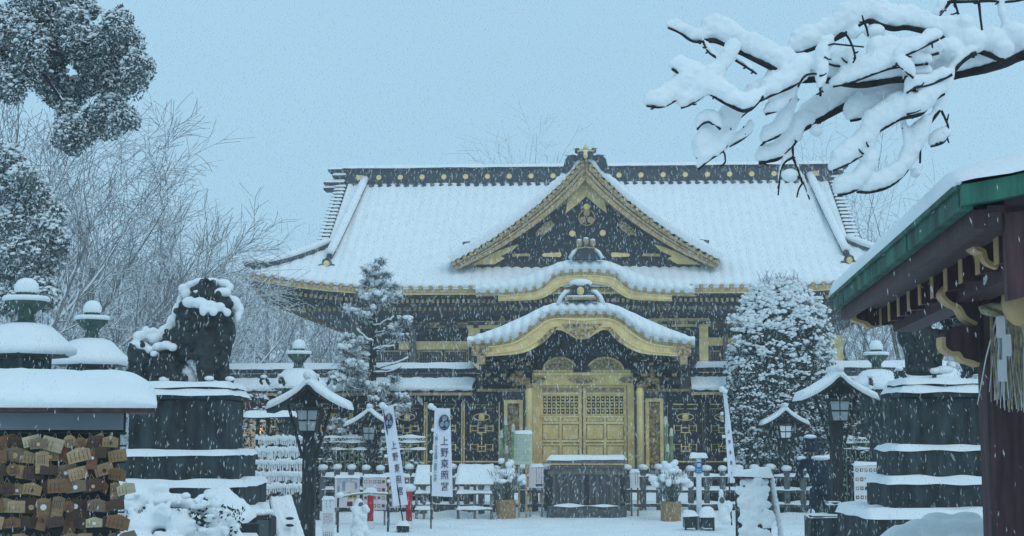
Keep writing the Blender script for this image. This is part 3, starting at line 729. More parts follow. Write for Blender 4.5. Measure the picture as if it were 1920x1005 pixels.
# door leaves
for x0, x1 in ((1011, 1091), (1093, 1176)):
    a = G.p(x0, 722, -.02); b = G.p(x1, 722, -.02)
    d = MB().box(a[0], b[0], .0, .06, .12, a[1]).build('door_leaf', 'golddk', gate)  # duller gilt base paints the shade into the grooves between panels
    def dr(name, m, u0, y0, u1, y1, y=-.02, th=.022):
        return hr(name, m, lerp(x0, x1, u0), y0, lerp(x0, x1, u1), y1, y, th, G, d)
    for u0, u1 in ((0, .07), (.93, 1)): dr('stile', 'gold', u0, 722, u1, 885, -.03, .028)
    for y0, y1 in ((723, 727), (736, 740), (779, 783), (791, 795), (825, 829), (832, 835), (868, 874)): dr('rail', 'goldb', .07, y0, .93, y1)
    dr('muntin', 'gold', .47, 783, .53, 870, -.024, .018)
    dr('lattice_backing', 'eave', .08, 741, .92, 778, -.008, .006)
    lt = MB()
    for k in range(9):
        u = lerp(.08, .92, k / 8); p0 = G.p(lerp(x0, x1, u), 741, -.02); p1 = G.p(lerp(x0, x1, u), 778, -.02); lt.box(p0[0] - .012, p0[0] + .012, -.022, -.009, p1[1], p0[1])
    for k in range(4):
        p0 = G.p(lerp(x0, x1, .08), lerp(742, 777, k / 3), -.02); p1 = G.p(lerp(x0, x1, .92), 742, -.02); lt.box(p0[0], p1[0], -.024, -.009, p0[1] - .011, p0[1] + .011)
    for k in range(8):
        for j in range(3):
            q = G.p(lerp(x0, x1, lerp(.08, .92, (k + .5) / 8)), lerp(742, 777, (j + .5) / 3), -.02); lt.ball((q[0], -.014, q[1]), (.022, .008, .022), 6, 4)
    lt.build('door_lattice', 'gold', d)
    for u0, u1 in ((.095, .45), (.55, .905)):
        for y0, y1 in ((784, 790), (797, 823), (837, 866)): dr('panel', 'gold', u0, y0, u1, y1, -.012, .012)
# carved side panels
for x0, x1, y0 in ((945, 980, 750), (1210, 1245, 747)):
    a = G.p(x0, y0, -.15); b = G.p(x1, 885, -.15)
    f_ = MB().box(a[0], b[0], -.15, -.08, a[1] - .07, a[1]).box(a[0], a[0] + .07, -.15, -.08, b[1], a[1] - .07).box(b[0] - .07, b[0], -.15, -.08, b[1], a[1] - .07).build('side_panel', 'gold', gate)
    c2 = MB().box(a[0] + .07, b[0] - .07, -.09, -.06, b[1], a[1] - .07)
    for k in range(90): c2.ball((rg.uniform(a[0] + .08, b[0] - .08), -.10 + rg.uniform(-.02, .01), rg.uniform(b[1], a[1] - .09)), (rg.uniform(.015, .035), .02, rg.uniform(.015, .05)), 5, 4)
    c2.build('relief_carving', 'carve', f_)
gr('door_sill', 'stonelt', 940, 878, 1250, 900, -.25, .5)

# ================================================================ ROOFED WALLS either side of the gate
def wall_run(x0, x1, endx, lab, slope_end):
    w, _ = thing('roofed_wall', lab, 'wall', 1092, 31, YAW, 'roofed lattice walls beside the gate', o=G.o)
    F = G
    def rr(name, m, y0, y1, y, th, a0=x0, a1=x1, parent=None): return hr(name, m, a0, y0, a1, y1, y, th, F, parent or w)
    a = F.p(x0, 697, .3)[0]; b = F.p(x1, 697, .3)[0]
    zr = F.p(1092, 689, .3)[1]; ze = F.p(1092, 727, -.45)[1]
    MB().box(a, b, .2, .45, zr - .10, zr).build('ridge', 'tile', w)
    MB().slab(a, b, .17, .48, zr, .12, step=.12, seed=4, wob=.1).build('ridge_snow', 'snow', w, smooth=True)
    n = int((b - a) / .05)
    def fn(i, j):
        x = a + (b - a) * i / (n - 1); k = [0, .3, .6, .85, 1, 1, 1][j]; z = lerp(zr - .17, ze + .04, k) + .012 * rib(x, .27) * (k > 0); y = lerp(.22, -.45, k)
        if j == 5: z -= .06; y -= .03
        if j == 6: z -= .11 + .02 * noise.noise(Vector((x * 3, 0, 0))) - .03 * (1 - rib(x, .27)); y += .01
        return (x, y, z + .01 * noise.noise(Vector((x * 3, j, 5))))
    MB().grid(n, 7, fn, flip=True).build('roof_snow', 'snow', w, smooth=True)
    r2 = MB(); r2.add([(a, .25, zr - .12), (b, .25, zr - .12), (b, -.44, ze - .08), (a, -.44, ze - .08), (a, .85, ze - .08), (b, .85, ze - .08)], [(3, 2, 1, 0), (0, 1, 5, 4), (4, 5, 2, 3)])
    r2.build('roof', 'tile', w)
    MB().box(a, b, -.42, -.36, ze - .15, ze - .09).build('eave_beam', 'golddk', w)
    MB().box(a, b, .02, .12, .12, ze - .05).build('backing', 'lacquer', w)
    MB().box(a, b, -.1, .2, 0, .14).build('footing', 'stonelt', w)
    # lattice leaves: pairs of tall panels with gilt fittings
    px = endx; step = 70 * slope_end; cnt = 0
    while (px > x0 + 60 if slope_end < 0 else px < x1 - 40) and cnt < 7:
        u0, u1 = min(px, px + step), max(px, px + step)
        p = rr('lattice_panel', 'lacquer', 752, 884, -.02, .04, u0, u1)
        gb = MB(); dk = MB()
        def bar(mb, a0, y0, a1, y1, y=-.035):
            p0 = F.p(a0, y0, y); p1 = F.p(a1, y1, y); mb.box(p0[0], p1[0], y, y + .014, p0[1], p1[1])
        for uu in (u0 + 1, u1 - 3): bar(gb, uu, 754, uu + 2, 870)
        um = (u0 + u1) / 2; bar(gb, um - 1, 812, um + 1, 848)
        for yy in (757, 765): bar(gb, u0 + 12, yy, u0 + 32, yy + 2.2); bar(gb, u1 - 32, yy, u1 - 12, yy + 2.2)
        for yy in (798, 807, 833, 842): bar(gb, um - 22, yy, um - 7, yy + 2); bar(gb, um + 7, yy, um + 22, yy + 2); bar(gb, um - 9, yy + 3, um + 9, yy + 5)
        for ux in (um - 22, um - 8, um + 6, um + 20): bar(gb, ux, 796, ux + 2, 810, -.045); bar(gb, ux, 832, ux + 2, 846, -.045)
        bar(gb, u0 + 4, 864, u1 - 4, 867)
        c0 = F.p(um, 782, -.04); gb.ball((c0[0], -.04, c0[1]), (.07, .02, .075), 10, 6)
        gb.tube([(c0[0] + .17 * math.cos(t), -.04, c0[1] + .07 * math.sin(t)) for t in [2 * math.pi * i / 16 for i in range(17)]], .012, 5)
        x = F.p(u0 + 5, 800, -.03)[0]
        while x < F.p(u1 - 5, 800, -.03)[0]: dk.box(x, x + .02, -.032, -.018, F.p(um, 872, -.03)[1], F.p(um, 756, -.03)[1]); x += .075
        z = F.p(um, 870, -.03)[1]
        while z < F.p(um, 758, -.03)[1]: dk.box(F.p(u0 + 4, 800, -.03)[0], F.p(u1 - 4, 800, -.03)[0], -.036, -.026, z, z + .018); z += .095
        gb.build('gilt_fittings', 'gold', p); dk.build('lattice', 'eave', p, stuff=True)
        px += step; cnt += 1
    return w
wall_run(380, 893, 938, 'snow roofed lattice wall running left from the golden gate', -1)
wall_run(1294, 1760, 1250, 'snow roofed lattice wall running right from the golden gate behind the round shrub', 1)
for x0, x1 in ((893, 942), (1248, 1294)): gr('wing_panel', 'lacquer', x0, 734, x1, 885, .03, .06)

# ================================================================ STONE FENCE in front of the wall
def fence(x0, x1, stp, lab, D=29.6, gaps=()):
    f, F = thing('stone_fence', lab, 'fence', (x0 + x1) / 2, D, YAW, 'low stone post fences before the wall')
    a = F.p(x0, 880, 0)[0]; b = F.p(x1, 880, 0)[0]; h = .90
    ps = MB().bbox(-.06, .06, -.06, .06, 0, h, .015).build('post', 'stonelt', f); ss = MB().ball((0, 0, h + .035), (.10, .10, .065), 12, 7, jit=.05).build('post_snow', 'snow', ps, smooth=True)
    n = int(round((b - a) / (stp * F.scale()))); first = True
    for i in range(n + 1):
        x = a + (b - a) * i / n
        if first: ps.location = (x, 0, 0); first = False
        else:
            s = rnd.uniform(.88, 1.15); o = inst(ps, f, (x, 0, rnd.uniform(-.02, .02))); inst(ss, o, scale=(s, s, 1))
    for k, z in enumerate((.70, .44, .16)):
        r = MB().bbox(a, b, -.035, .035, z, z + .075, .01).build('rail', 'stonelt', f); MB().slab(a, b, -.045, .045, z + .075, .05, step=.05, seed=k + x0, wob=.5).build('rail_snow', 'snow', r, smooth=True)
    return f
fence(606, 930, 27, 'low stone post fence left of the offering box with snow on every post')
fence(958, 1026, 24, 'short stone fence piece between the left pot and the offering box')
fence(1176, 1535, 29, 'low stone post fence right of the offering box with snow on every post')
# ================================================================ GUARDIAN LIONS AND PEDESTALS
def pedestal(label, cx_px, D, tiers, yaw=0, yc=.6, group='stone pedestals of the guardian lions'):
    p, F = thing('stone_pedestal', label, 'pedestal', cx_px, D, yaw, group)
    for i, (w, dpt, z0, z1, sh, m) in enumerate(tiers):
        t = MB().bbox(-w / 2, w / 2, yc - dpt / 2, yc + dpt / 2, z0, z1, .02).build('stone_tier', m, p)
        if sh: MB().slab(-w / 2, w / 2, yc - dpt / 2, yc + dpt / 2, z1, sh, over=.03, step=.05, wob=.28, seed=i * 3 + cx_px).build('tier_snow', 'snow', t, smooth=True)
    return p, F
TI = [(1.85, 2.2, 0, .70, .08, 'stone'), (1.60, 1.8, .70, 1.02, .07, 'stone'), (1.38, 1.45, 1.02, 1.37, .05, 'stone'), (1.12, 1.1, 1.37, 2.0, 0, 'stone'), (1.2, 1.22, 2.0, 2.06, .05, 'stone'), (1.12, 1.12, 2.10, 2.15, .05, 'stone')]
ped, PF = pedestal('dark stepped stone pedestal under the left guardian lion', 330, 17.0, TI)
def lion(label, F, px0, py0, blobs, limbs, snows, cat='statue', y0=.6, sc=1.0):
    s = F.scale(y0); bx, bz = F.p(px0, py0, y0)
    org = F.M @ Vector((bx, y0, bz))
    e = bpy.data.objects.new('guardian_lion', None); COL.objects.link(e); e.location = org; e.rotation_euler = (0, 0, F.yaw); tag(e, label, cat, 'stone guardian lions')
    mb = MB(); rg = random.Random(3)
    for (dx, dz, rx, rz, yy) in blobs: mb.ball((dx * s, yy, dz * s), (rx * s, rx * s * .9, rz * s), 12, 8)
    for pts, rr in limbs: mb.tube([(a * s, y, b * s) for a, b, y in pts], [r * s for r in rr], 8)
    for (dx, dz, rx, rz, yy) in blobs[:]:
        for k in range(14):   # curls
            a, b = rg.uniform(0, 6.28), rg.uniform(-.6, 1.4)
            mb.ball((dx * s + rx * s * .93 * math.cos(a) * math.cos(b), yy - rx * s * .85 * abs(math.sin(b * .5 + .8)), dz * s + rz * s * .93 * math.sin(a)), rg.uniform(.025, .05), 6, 4)
    o = remesh(mb.build('body', 'statue', e), .016, 1)
    sn = MB()
    for (dx, dz, rx, rz, yy) in snows: sn.ball((dx * s, yy, dz * s), (rx * s, max(rx, 10) * s * .9, rz * s), 10, 6)
    remesh(sn.build('lion_snow', 'snow', e), .016, 2)
    return e
blobs = [(42, 168, 34, 24, -.02), (72, 148, 22, 18, -.14), (20, 158, 20, 24, .08), (78, 128, 16, 10, -.15), (40, 130, 44, 38, .02), (12, 120, 34, 34, .05), (58, 96, 38, 42, 0), (20, 88, 42, 44, .04), (-10, 70, 36, 40, .06), (-34, 50, 32, 36, .08), (-32, 24, 27, 26, -.08), (-52, 26, 26, 26, .05), (-85, 26, 24, 28, .08), (-88, 58, 24, 20, .08), (4, 132, 12, 20, 0), (-96, 36, 14, 26, .1), (-78, 44, 26, 30, .08)]
limbs = [([(44, 90, -.12), (44, 50, -.16), (46, 10, -.18)], [24, 20, 17]), ([(72, 84, .02), (66, 40, .0), (70, 8, -.02)], [22, 20, 18]), ([(-20, 30, -.1), (-12, 8, -.15), (10, 5, -.2)], [24, 14, 11]), ([(-70, 20, 0), (-90, 12, 0)], [26, 20]), ([(40, 8, -.18), (58, 4, -.26)], [14, 9]), ([(70, 8, -.02), (92, 4, -.1)], [14, 9]), ([(0, 120, 0), (4, 150, 0), (8, 165, 0)], [16, 12, 6])]
snows = [(10, 186, 12, 8, 0), (26, 190, 16, 9, 0), (48, 190, 18, 9, 0), (70, 187, 16, 9, -.05), (84, 180, 8, 8, -.08), (74, 168, 17, 10, -.18), (2, 168, 12, 12, 0), (-6, 178, 10, 10, 0), (22, 170, 8, 6, -.18), (14, 150, 16, 11, -.18), (34, 148, 16, 11, -.24), (54, 142, 14, 11, -.26), (72, 140, 12, 9, -.28), (92, 150, 14, 14, -.1), (102, 138, 10, 14, -.08), (100, 124, 8, 10, -.1), (44, 134, 8, 12, -.34), (62, 130, 8, 8, -.32), (86, 130, 8, 8, -.26),
         (-14, 150, 8, 22, .1), (-22, 132, 9, 22, .12), (-32, 112, 10, 20, .14), (-44, 96, 12, 16, .12), (-60, 84, 14, 12, .1), (-78, 96, 8, 14, .1), (-90, 88, 12, 12, .08), (-64, 98, 9, 9, .1), (-98, 72, 12, 8, .06), (-80, 70, 14, 8, 0), (-62, 62, 12, 8, -.02), (-44, 68, 14, 9, -.1), (-30, 70, 14, 9, -.14), (-16, 66, 10, 8, -.2), (-50, 54, 8, 6, -.2), (8, 18, 14, 12, -.05), (2, 30, 8, 16, .1), (12, 40, 10, 6, 0), (14, 8, 14, 10, -.05), (-30, 6, 12, 6, -.2), (56, 8, 10, 5, -.28), (90, 8, 10, 5, -.16)]
lion('dark stone guardian lion on the left pedestal with snow on its head and back', PF, 345, 719, blobs, limbs, snows)
TIR = [(2.4, 1.6, 0, .66, .09, 'stone'), (1.76, 1.15, .66, 1.04, .08, 'stone'), (1.54, 1.0, 1.04, 1.42, .06, 'stone'), (1.26, .8, 1.42, 2.03, 0, 'stone'), (1.36, .95, 2.03, 2.10, .06, 'stone'), (1.26, .88, 2.14, 2.20, .05, 'stone')]
pedr, PR = pedestal('dark stepped stone pedestal at right behind the brown shelter post', 1800, 17.4, TIR, yc=.4)
bl2 = [(-76, 122, 44, 42, 0), (-30, 150, 50, 40, 0), (20, 130, 50, 50, 0), (-78, 82, 30, 34, -.05), (50, 90, 40, 40, .05), (30, 170, 40, 34, 0), (-40, 190, 44, 34, -.1), (-70, 160, 36, 36, -.1)]
lb2 = [([(-76, 90, -.1), (-70, 50, -.12), (-72, 8, -.14)], [30, 28, 26]), ([(-44, 90, .05), (-40, 45, .0), (-38, 8, 0)], [26, 22, 18]), ([(50, 80, 0), (70, 45, 0), (84, 8, 0)], [36, 26, 22]), ([(-10, 100, 0), (30, 75, 0), (52, 20, .1)], [34, 38, 30])]
sn2 = [(-30, 16, 18, 8, -.25), (-48, 14, 12, 6, -.25), (60, 10, 12, 6, -.2), (-92, 222, 30, 8, -.1), (-20, 188, 30, 10, 0), (-10, 26, 10, 8, -.1)]
lion('dark stone guardian lion on the right pedestal, mostly hidden by the shelter roof', PR, 1790, 711, bl2, lb2, sn2, y0=.4)

# ================================================================ BRONZE LANTERNS
def bronze_lantern(label, px, D, zroof, s, horns=True, rot=0):
    e, F = thing('bronze_lantern', label, 'lantern', px, D, rot, 'tall bronze lanterns with snowy hats')
    # base and shaft
    MB().lathe([(.5, 0), (.5, .18), (.34, .26), (.2, .4), (.17, .9), (.24, .98), (.17, 1.06), (.17, 1.45), (.3, 1.6), (.4, 1.68), (.4, 1.76)], n=6).build('shaft', 'bronze', e)
    fb = MB().lathe([(.27, 1.76), (.30, zroof - .02)], n=6).build('fire_box', 'bronze', e)
    fr = MB()
    for k in range(6):
        a = R(60 * k + 30); c, s_ = math.cos(a), math.sin(a)
        fr.tube([(c * .31, s_ * .31, 1.76), (c * .33, s_ * .33, zroof)], .022, 4)
    for k in range(24):
        a = 2 * math.pi * k / 24; fr.tube([(.315 * math.cos(a), .315 * math.sin(a), 1.9), (.315 * math.cos(a + .4), .315 * math.sin(a + .4), zroof - .12)], .008, 3)
        fr.tube([(.315 * math.cos(a), .315 * math.sin(a), 1.9), (.315 * math.cos(a - .4), .315 * math.sin(a - .4), zroof - .12)], .008, 3)
    fr.build('fire_box_lattice', 'verdigris', fb)
    MB().lathe([(.38 * s, zroof), (.55 * s, zroof + .02), (.56 * s, zroof + .05), (.46 * s, zroof + .14), (.30 * s, zroof + .26), (.16 * s, zroof + .34)], n=6).build('roof', 'bronze', e)
    z = zroof + .06
    MB().lathe([(.54 * s, z - .03), (.585 * s, z - .01), (.59 * s, z + .05), (.54 * s, z + .10), (.47 * s, z + .16), (.38 * s, z + .25), (.29 * s, z + .33), (.17 * s, z + .36), (.05, z + .36)], n=30).build('roof_snow', 'snow', e, smooth=True)
    z = zroof + .36
    MB().lathe([(.145 * s, z), (.155 * s, z + .05), (.12 * s, z + .075), (.10 * s, z + .10), (.10 * s, z + .17), (.13 * s, z + .2), (.235 * s, z + .30), (.245 * s, z + .325)], n=14).build('finial', 'verdigris', e, smooth=False)
    MB().lathe([(.235 * s, z + .325), (.265 * s, z + .335), (.267 * s, z + .37), (.25 * s, z + .39), (.05, z + .40)], n=24).build('finial_snow', 'snow', e, smooth=True)
    MB().lathe([(.08 * s, z + .38), (.12 * s, z + .42), (.125 * s, z + .47), (.1 * s, z + .52)], n=14).build('jewel', 'verdigris', e, smooth=True)
    MB().lathe([(.118 * s, z + .43), (.138 * s, z + .46), (.138 * s, z + .52), (.10 * s, z + .585), (.05 * s, z + .61), (.01, z + .615)], n=18).build('jewel_snow', 'snow', e, smooth=True)
    if horns:
        for k in range(6):
            a = R(60 * k); P = []
            for q in range(12):
                t = q / 11 * 4.6; r = .085 - .012 * t; P.append((.62 * s + .03 - r * math.cos(t) + .06, r * math.sin(t) + .09 + .02))
            mt = Matrix.Rotation(a, 4, 'Z'); P3 = [mt @ Vector((.5 * s, 0, zroof + .03))] + [mt @ Vector((x, 0, zroof + .05 + y)) for x, y in P]
            h = MB().tube(P3, [.035] * 3 + [.028] * 10, 6).build('curled_horn', 'bronze', e, smooth=True)
            c = mt @ Vector((.62 * s + .08, 0, zroof + .26)); MB().ball(c, (.07, .07, .035), 8, 5).build('horn_snow', 'snow', h, smooth=True)
            c = mt @ Vector((.62 * s + .1, 0, zroof + .06)); MB().ball(c, (.05, .05, .04), 8, 5).build('horn_snow', 'snow', h, smooth=True)
    return e
bronze_lantern('large bronze lantern with domed snow hat at the far left edge', 40, 18, 2.52, 1.05, horns=False, rot=.2)
bronze_lantern('bronze lantern with domed snow hat left of the stone lion', 166, 21.5, 2.56, .95, horns=False)
bronze_lantern('bronze lantern with curled horns rising behind the left wooden lantern', 558, 28.2, 2.42, .92, rot=.15)
bronze_lantern('bronze lantern with curled horns between the round shrub and the right pedestal', 1647, 28.2, 2.40, .92, rot=.1)
bronze_lantern('bronze lantern mostly hidden behind the right pedestal', 1752, 25.0, 2.42, .9, rot=.3)

# ================================================================ WOODEN LANTERNS WITH LITTLE GABLED ROOFS
def wood_lantern(label, px, D, apex_py, s, frost='glass'):
    e, F = thing('wooden_lantern', label, 'lantern', px, D, 0, 'wooden lanterns with small gabled roofs')
    za = F.p(px, apex_py, 0)[1]; w = .56 * s
    MB().bbox(-.085 * s, .085 * s, -.085 * s, .085 * s, 0, za - .2 * s, .012).build('post', 'darkwood', e)
    half = [(0, 0), (.12, -.10), (.28, -.21), (.42, -.285), (.53, -.33)]; c = [(a * s, za + b * s) for a, b in half]
    fullc = [(-a, b) for a, b in reversed(c)] + c[1:]
    MB().band(fullc, [(a, b - .045 * s) for a, b in fullc], -.33 * s, .33 * s).build('roof', 'darkwood', e)
    sm = smooth_curve(fullc, 4); th = .105
    def fn(i, j):
        p = sm[i]; k = [-.01, .35, .85, 1, 1, .85, .35, -.01][j]; y = [-.35, -.375, -.35, -.29, .29, .35, .375, .35][j] * s
        e_ = min(1, (len(sm) - 1 - i) / 1.5 + .25, i / 1.5 + .25)
        return (p.x * 1.03, y, p.y + k * th * s * e_ * (1 + .2 * noise.noise(Vector((p.x * 5, y * 5, px)))))
    mb = MB().grid(len(sm), 8, fn, flip=True)
    n = len(sm); mb.add([fn(0, j) for j in range(8)] + [fn(n - 1, j) for j in range(8)], [tuple(range(8)), tuple(range(15, 7, -1))])
    mb.build('roof_snow', 'snow', e, smooth=True)
    MB().tube([(0, -.36 * s, za + .03), (0, .36 * s, za + .03)], .03 * s, 6).build('ridge_pole', 'darkwood', e)
    MB().tube([(0, -.37 * s, za + .12 * s), (0, .37 * s, za + .12 * s)], .055 * s, 8).build('ridge_snow', 'snow', e, smooth=True)
    MB().prism([(-.3 * s, za - .24 * s), (0, za - .05 * s), (.3 * s, za - .24 * s)], -.16 * s, .16 * s).build('gable_board', 'darkwood', e)
    b0, b1 = za - .62 * s, za - .33 * s
    bx = MB().prism([(-.11 * s, b0), (.11 * s, b0), (.145 * s, b1), (-.145 * s, b1)], -.27 * s, -.06).build('lamp_box', 'darkwood', e)
    x0 = .005
    for sx in (-1, 1):
        for k in (0, 1):
            za_, zb_ = lerp(b0, b1, k * .5) + .012, lerp(b0, b1, k * .5 + .5) - .012
            wa, wb = lerp(.11, .145, k * .5) * s - .012, lerp(.11, .145, k * .5 + .5) * s - .012
            MB().prism([(sx * .008, za_), (sx * wa, za_), (sx * wb, zb_), (sx * .008, zb_)], -.272 * s - .006, -.272 * s + .0).build('pane', frost, bx)
    MB().box(-.17 * s, .17 * s, -.30 * s, .05, b1, b1 + .03).build('lamp_shelf', 'darkwood', e)
    for sx in (-1, 1): MB().tube([(sx * .09 * s, -.05, b0 - .35 * s), (sx * .3 * s, -.02, za - .25 * s)], .022 * s, 5).build('brace', 'darkwood', e)
    return e
wood_lantern('large wooden lantern with snowy gabled roof right of the left stone lion', 581, 19.5, 722, .98)
wood_lantern('large wooden lantern with snowy gabled roof beside the right pedestal', 1568, 20.5, 708, .97)
wood_lantern('small wooden lantern behind the leaning banner at left', 694, 30.2, 772, .92)
wood_lantern('small wooden lantern with snowy gable in front of the round shrub', 1469, 29.66, 770, .88, 'paper')

# ================================================================ OFFERING BOX, TREE POTS, STANDS
e, F = thing('offering_box', 'dark wooden offering box with flat snow on its slatted lid before the gate', 'offering box', 1100, 28.9, YAW)
a = F.p(1027, 860, -.4)[0]; b = F.p(1172, 860, -.4)[0]; zt = F.p(1100, 860, -.4)[1]
MB().bbox(a + .03, b - .03, -.38, .4, .10, zt - .17, .01).build('chest', 'greywood', e)
for k in range(11):
    x = a + .05 + (b - a - .1) * k / 10
    MB().box(x - .045, x + .045, -.392, -.381, .26, zt - .30).build('plank', 'boxwood', e)
MB().box(a, b, -.42, .42, zt - .09, zt).build('lid', 'greywood', e)
MB().box(a + .02, b - .02, -.41, .41, zt - .17, zt - .14).build('lid_moulding', 'greywood', e)
MB().box(a, b, -.41, -.37, zt - .30, zt - .24).build('band', 'greywood', e)
for x in (a, b - .09, (a + b) / 2 - .04): MB().box(x, x + .09, -.405, -.375, .10, zt - .30).build('corner_post', 'darkwood', e)
MB().bbox(a - .02, b + .02, -.45, .45, -.02, .24, .03).build('stone_base', 'stonelt', e)
MB().slab(a, b, -.42, .42, zt, .06, over=.03, wob=.15).build('lid_snow', 'snow', e, smooth=True)
MB().slab(a + .1, b - .1, -.47, -.40, .245, .02, over=0, wob=.9).build('ledge_snow', 'snow', e, smooth=True)

def new_year_pot(label, px, D, tips, seed):
    e, F = thing('new_year_pine_pot', label, 'potted decoration', px, D, 0, 'new year pine and bamboo pots beside the offering box'); rg = random.Random(seed)
    MB().lathe([(.165, -.02), (.185, .0), (.19, .36), (.17, .36)], n=22).build('straw_wrapped_pot', 'mat', e)
    tr = MB()
    for k in range(700):
        a = rg.uniform(0, 6.28); r = rg.uniform(0, 1) ** .5; z = .33 + rg.uniform(0, .55); p = Vector((math.cos(a) * r * (.1 + .3 * (z - .33) * 1.6), math.sin(a) * r * (.1 + .3 * (z - .33) * 1.6), z))
        d = Vector((math.cos(a) * .5, math.sin(a) * .5, 1)).normalized(); tr.tube([p, p + d * .09], [.007, .001], 3, caps=False)
    tr.build('pine_sprigs', 'needle', e)
    sn = MB()
    for k in range(40):
        a = rg.uniform(0, 6.28); r = rg.uniform(.05, .36); sn.ball((math.cos(a) * r, math.sin(a) * r * .8, .92 - r * .55 + rg.uniform(-.08, .06)), (rg.uniform(.05, .12), rg.uniform(.05, .12), rg.uniform(.04, .08)), 8, 5)
    for k in range(8):
        a = rg.uniform(0, 6.28); sn.ball((math.cos(a) * .1, math.sin(a) * .1, 1.0 + rg.uniform(-.05, .12)), (.07, .07, .06), 8, 5)
    remesh(sn.build('sprig_snow', 'snow', e), .014, 1)
    for tx, ty in tips:
        q = F.p(tx, ty, 0); x = q[0]
        MB().tube([(x * .5, .05, .3), (x, .05, q[1] - .13)], [.035, .035], 10).build('bamboo', 'bamboo', e)
        MB().tube([(x, .04, q[1] - .15), (x, .03, q[1] - .03), (x + .005, .02, q[1])], [.037, .032, .008], 10).build('cut_tip', 'bamboocut', e)
    return e
new_year_pot('new year pot with pine sprigs and cut bamboo left of the offering box', 949, 28.4, [(948, 782), (962, 795), (940, 806), (950, 835)], 1)
new_year_pot('new year pot with pine sprigs and cut bamboo right of the offering box', 1256, 27.6, [(1248, 780), (1259, 802), (1252, 832)], 2)

def board_stand(name, label, cat, x0, y0, x1, y1, D, m, group=None, legs=True, thick=.03, snow=.04, yaw=0, marks=None):
    e, F = thing(name, label, cat, (x0 + x1) / 2, D, yaw, group)
    a = F.p(x0, y0, 0); b = F.p(x1, y1, 0)
    o = MB().bbox(a[0], b[0], 0, thick, b[1], a[1], .004).build('board', m, e)
    if snow: MB().slab(a[0], b[0], 0, thick, a[1], snow, over=.012, step=.03, wob=.3).build('board_snow', 'snow', o, smooth=True)
    if legs:
        for x in (a[0] + .03, b[0] - .03): MB().box(x - .015, x + .015, thick, thick + .03, -.02, a[1] - .02).build('leg', 'greywood', e)
    return e, F, a, b, o
def scribbles(o, a, b, n, m='ink', y=-.002, cols=1, seed=0, vert=False, u=(.12, .88), v=(.1, .9)):
    rg = random.Random(seed); mb = MB(); w, h = b[0] - a[0], a[1] - b[1]
    if vert:
        for k in range(n):
            x = lerp(a[0] + w * u[0], b[0] - w * (1 - u[1]), (k + .5) / n); z = a[1] - h * v[0]; z1 = b[1] + h * (1 - v[1])
            while z > z1: l_ = rg.uniform(.008, .02); mb.box(x - .006, x + .006, y, y + .004, z - l_, z); z -= l_ + rg.uniform(.003, .02)
    else:
        for k in range(n):
            z = a[1] - h * lerp(v[0], v[1], (k + .5) / n); x = a[0] + w * u[0]; xe = a[0] + w * u[1] - rg.uniform(0, .25) * w * (k % 3 == 2)
            while x < xe: l_ = rg.uniform(.01, .05); mb.box(x, min(x + l_, xe), y, y + .004, z - .004, z + .004); x += l_ + rg.uniform(.005, .015)
    return mb.build('writing', m, o, stuff=True)
e, F, a, b, o = board_stand('notice_board', 'pale green notice board on a post in front of the gilded side panel', 'notice board', 962, 812, 998, 871, 28.5, 'greenpaper', legs=False, snow=.05)
scribbles(o, a, b, 17, 'paleink'); 
for dx in (.07, -.07): MB().box((a[0] + b[0]) / 2 + dx - .02, (a[0] + b[0]) / 2 + dx + .02, .03, .06, 0, b[1] + .3).build('leg', 'golddk', e)
for x0, y0, x1, y1, lab in ((991, 874, 1019, 915, 'small pinkish notice with black columns of writing left of the offering box'), (1181, 884, 1199, 915, 'small white notice right of the offering box')):
    e, F, a, b, o = board_stand('small_notice', lab, 'notice', x0, y0, x1, y1, 28.6, 'pink' if x0 < 1000 else 'paper', 'small notices either side of the offering box', snow=.05)
    scribbles(o, a, b, 3 if x0 < 1000 else 2, 'ink', vert=True, u=(.45, .95), v=(.08, .75), seed=x0)
    if x0 < 1000: MB().box(lerp(a[0], b[0], .48), lerp(a[0], b[0], .94), -.003, 0, b[1] + .03, b[1] + .075).build('printed_bar', 'ink', o)
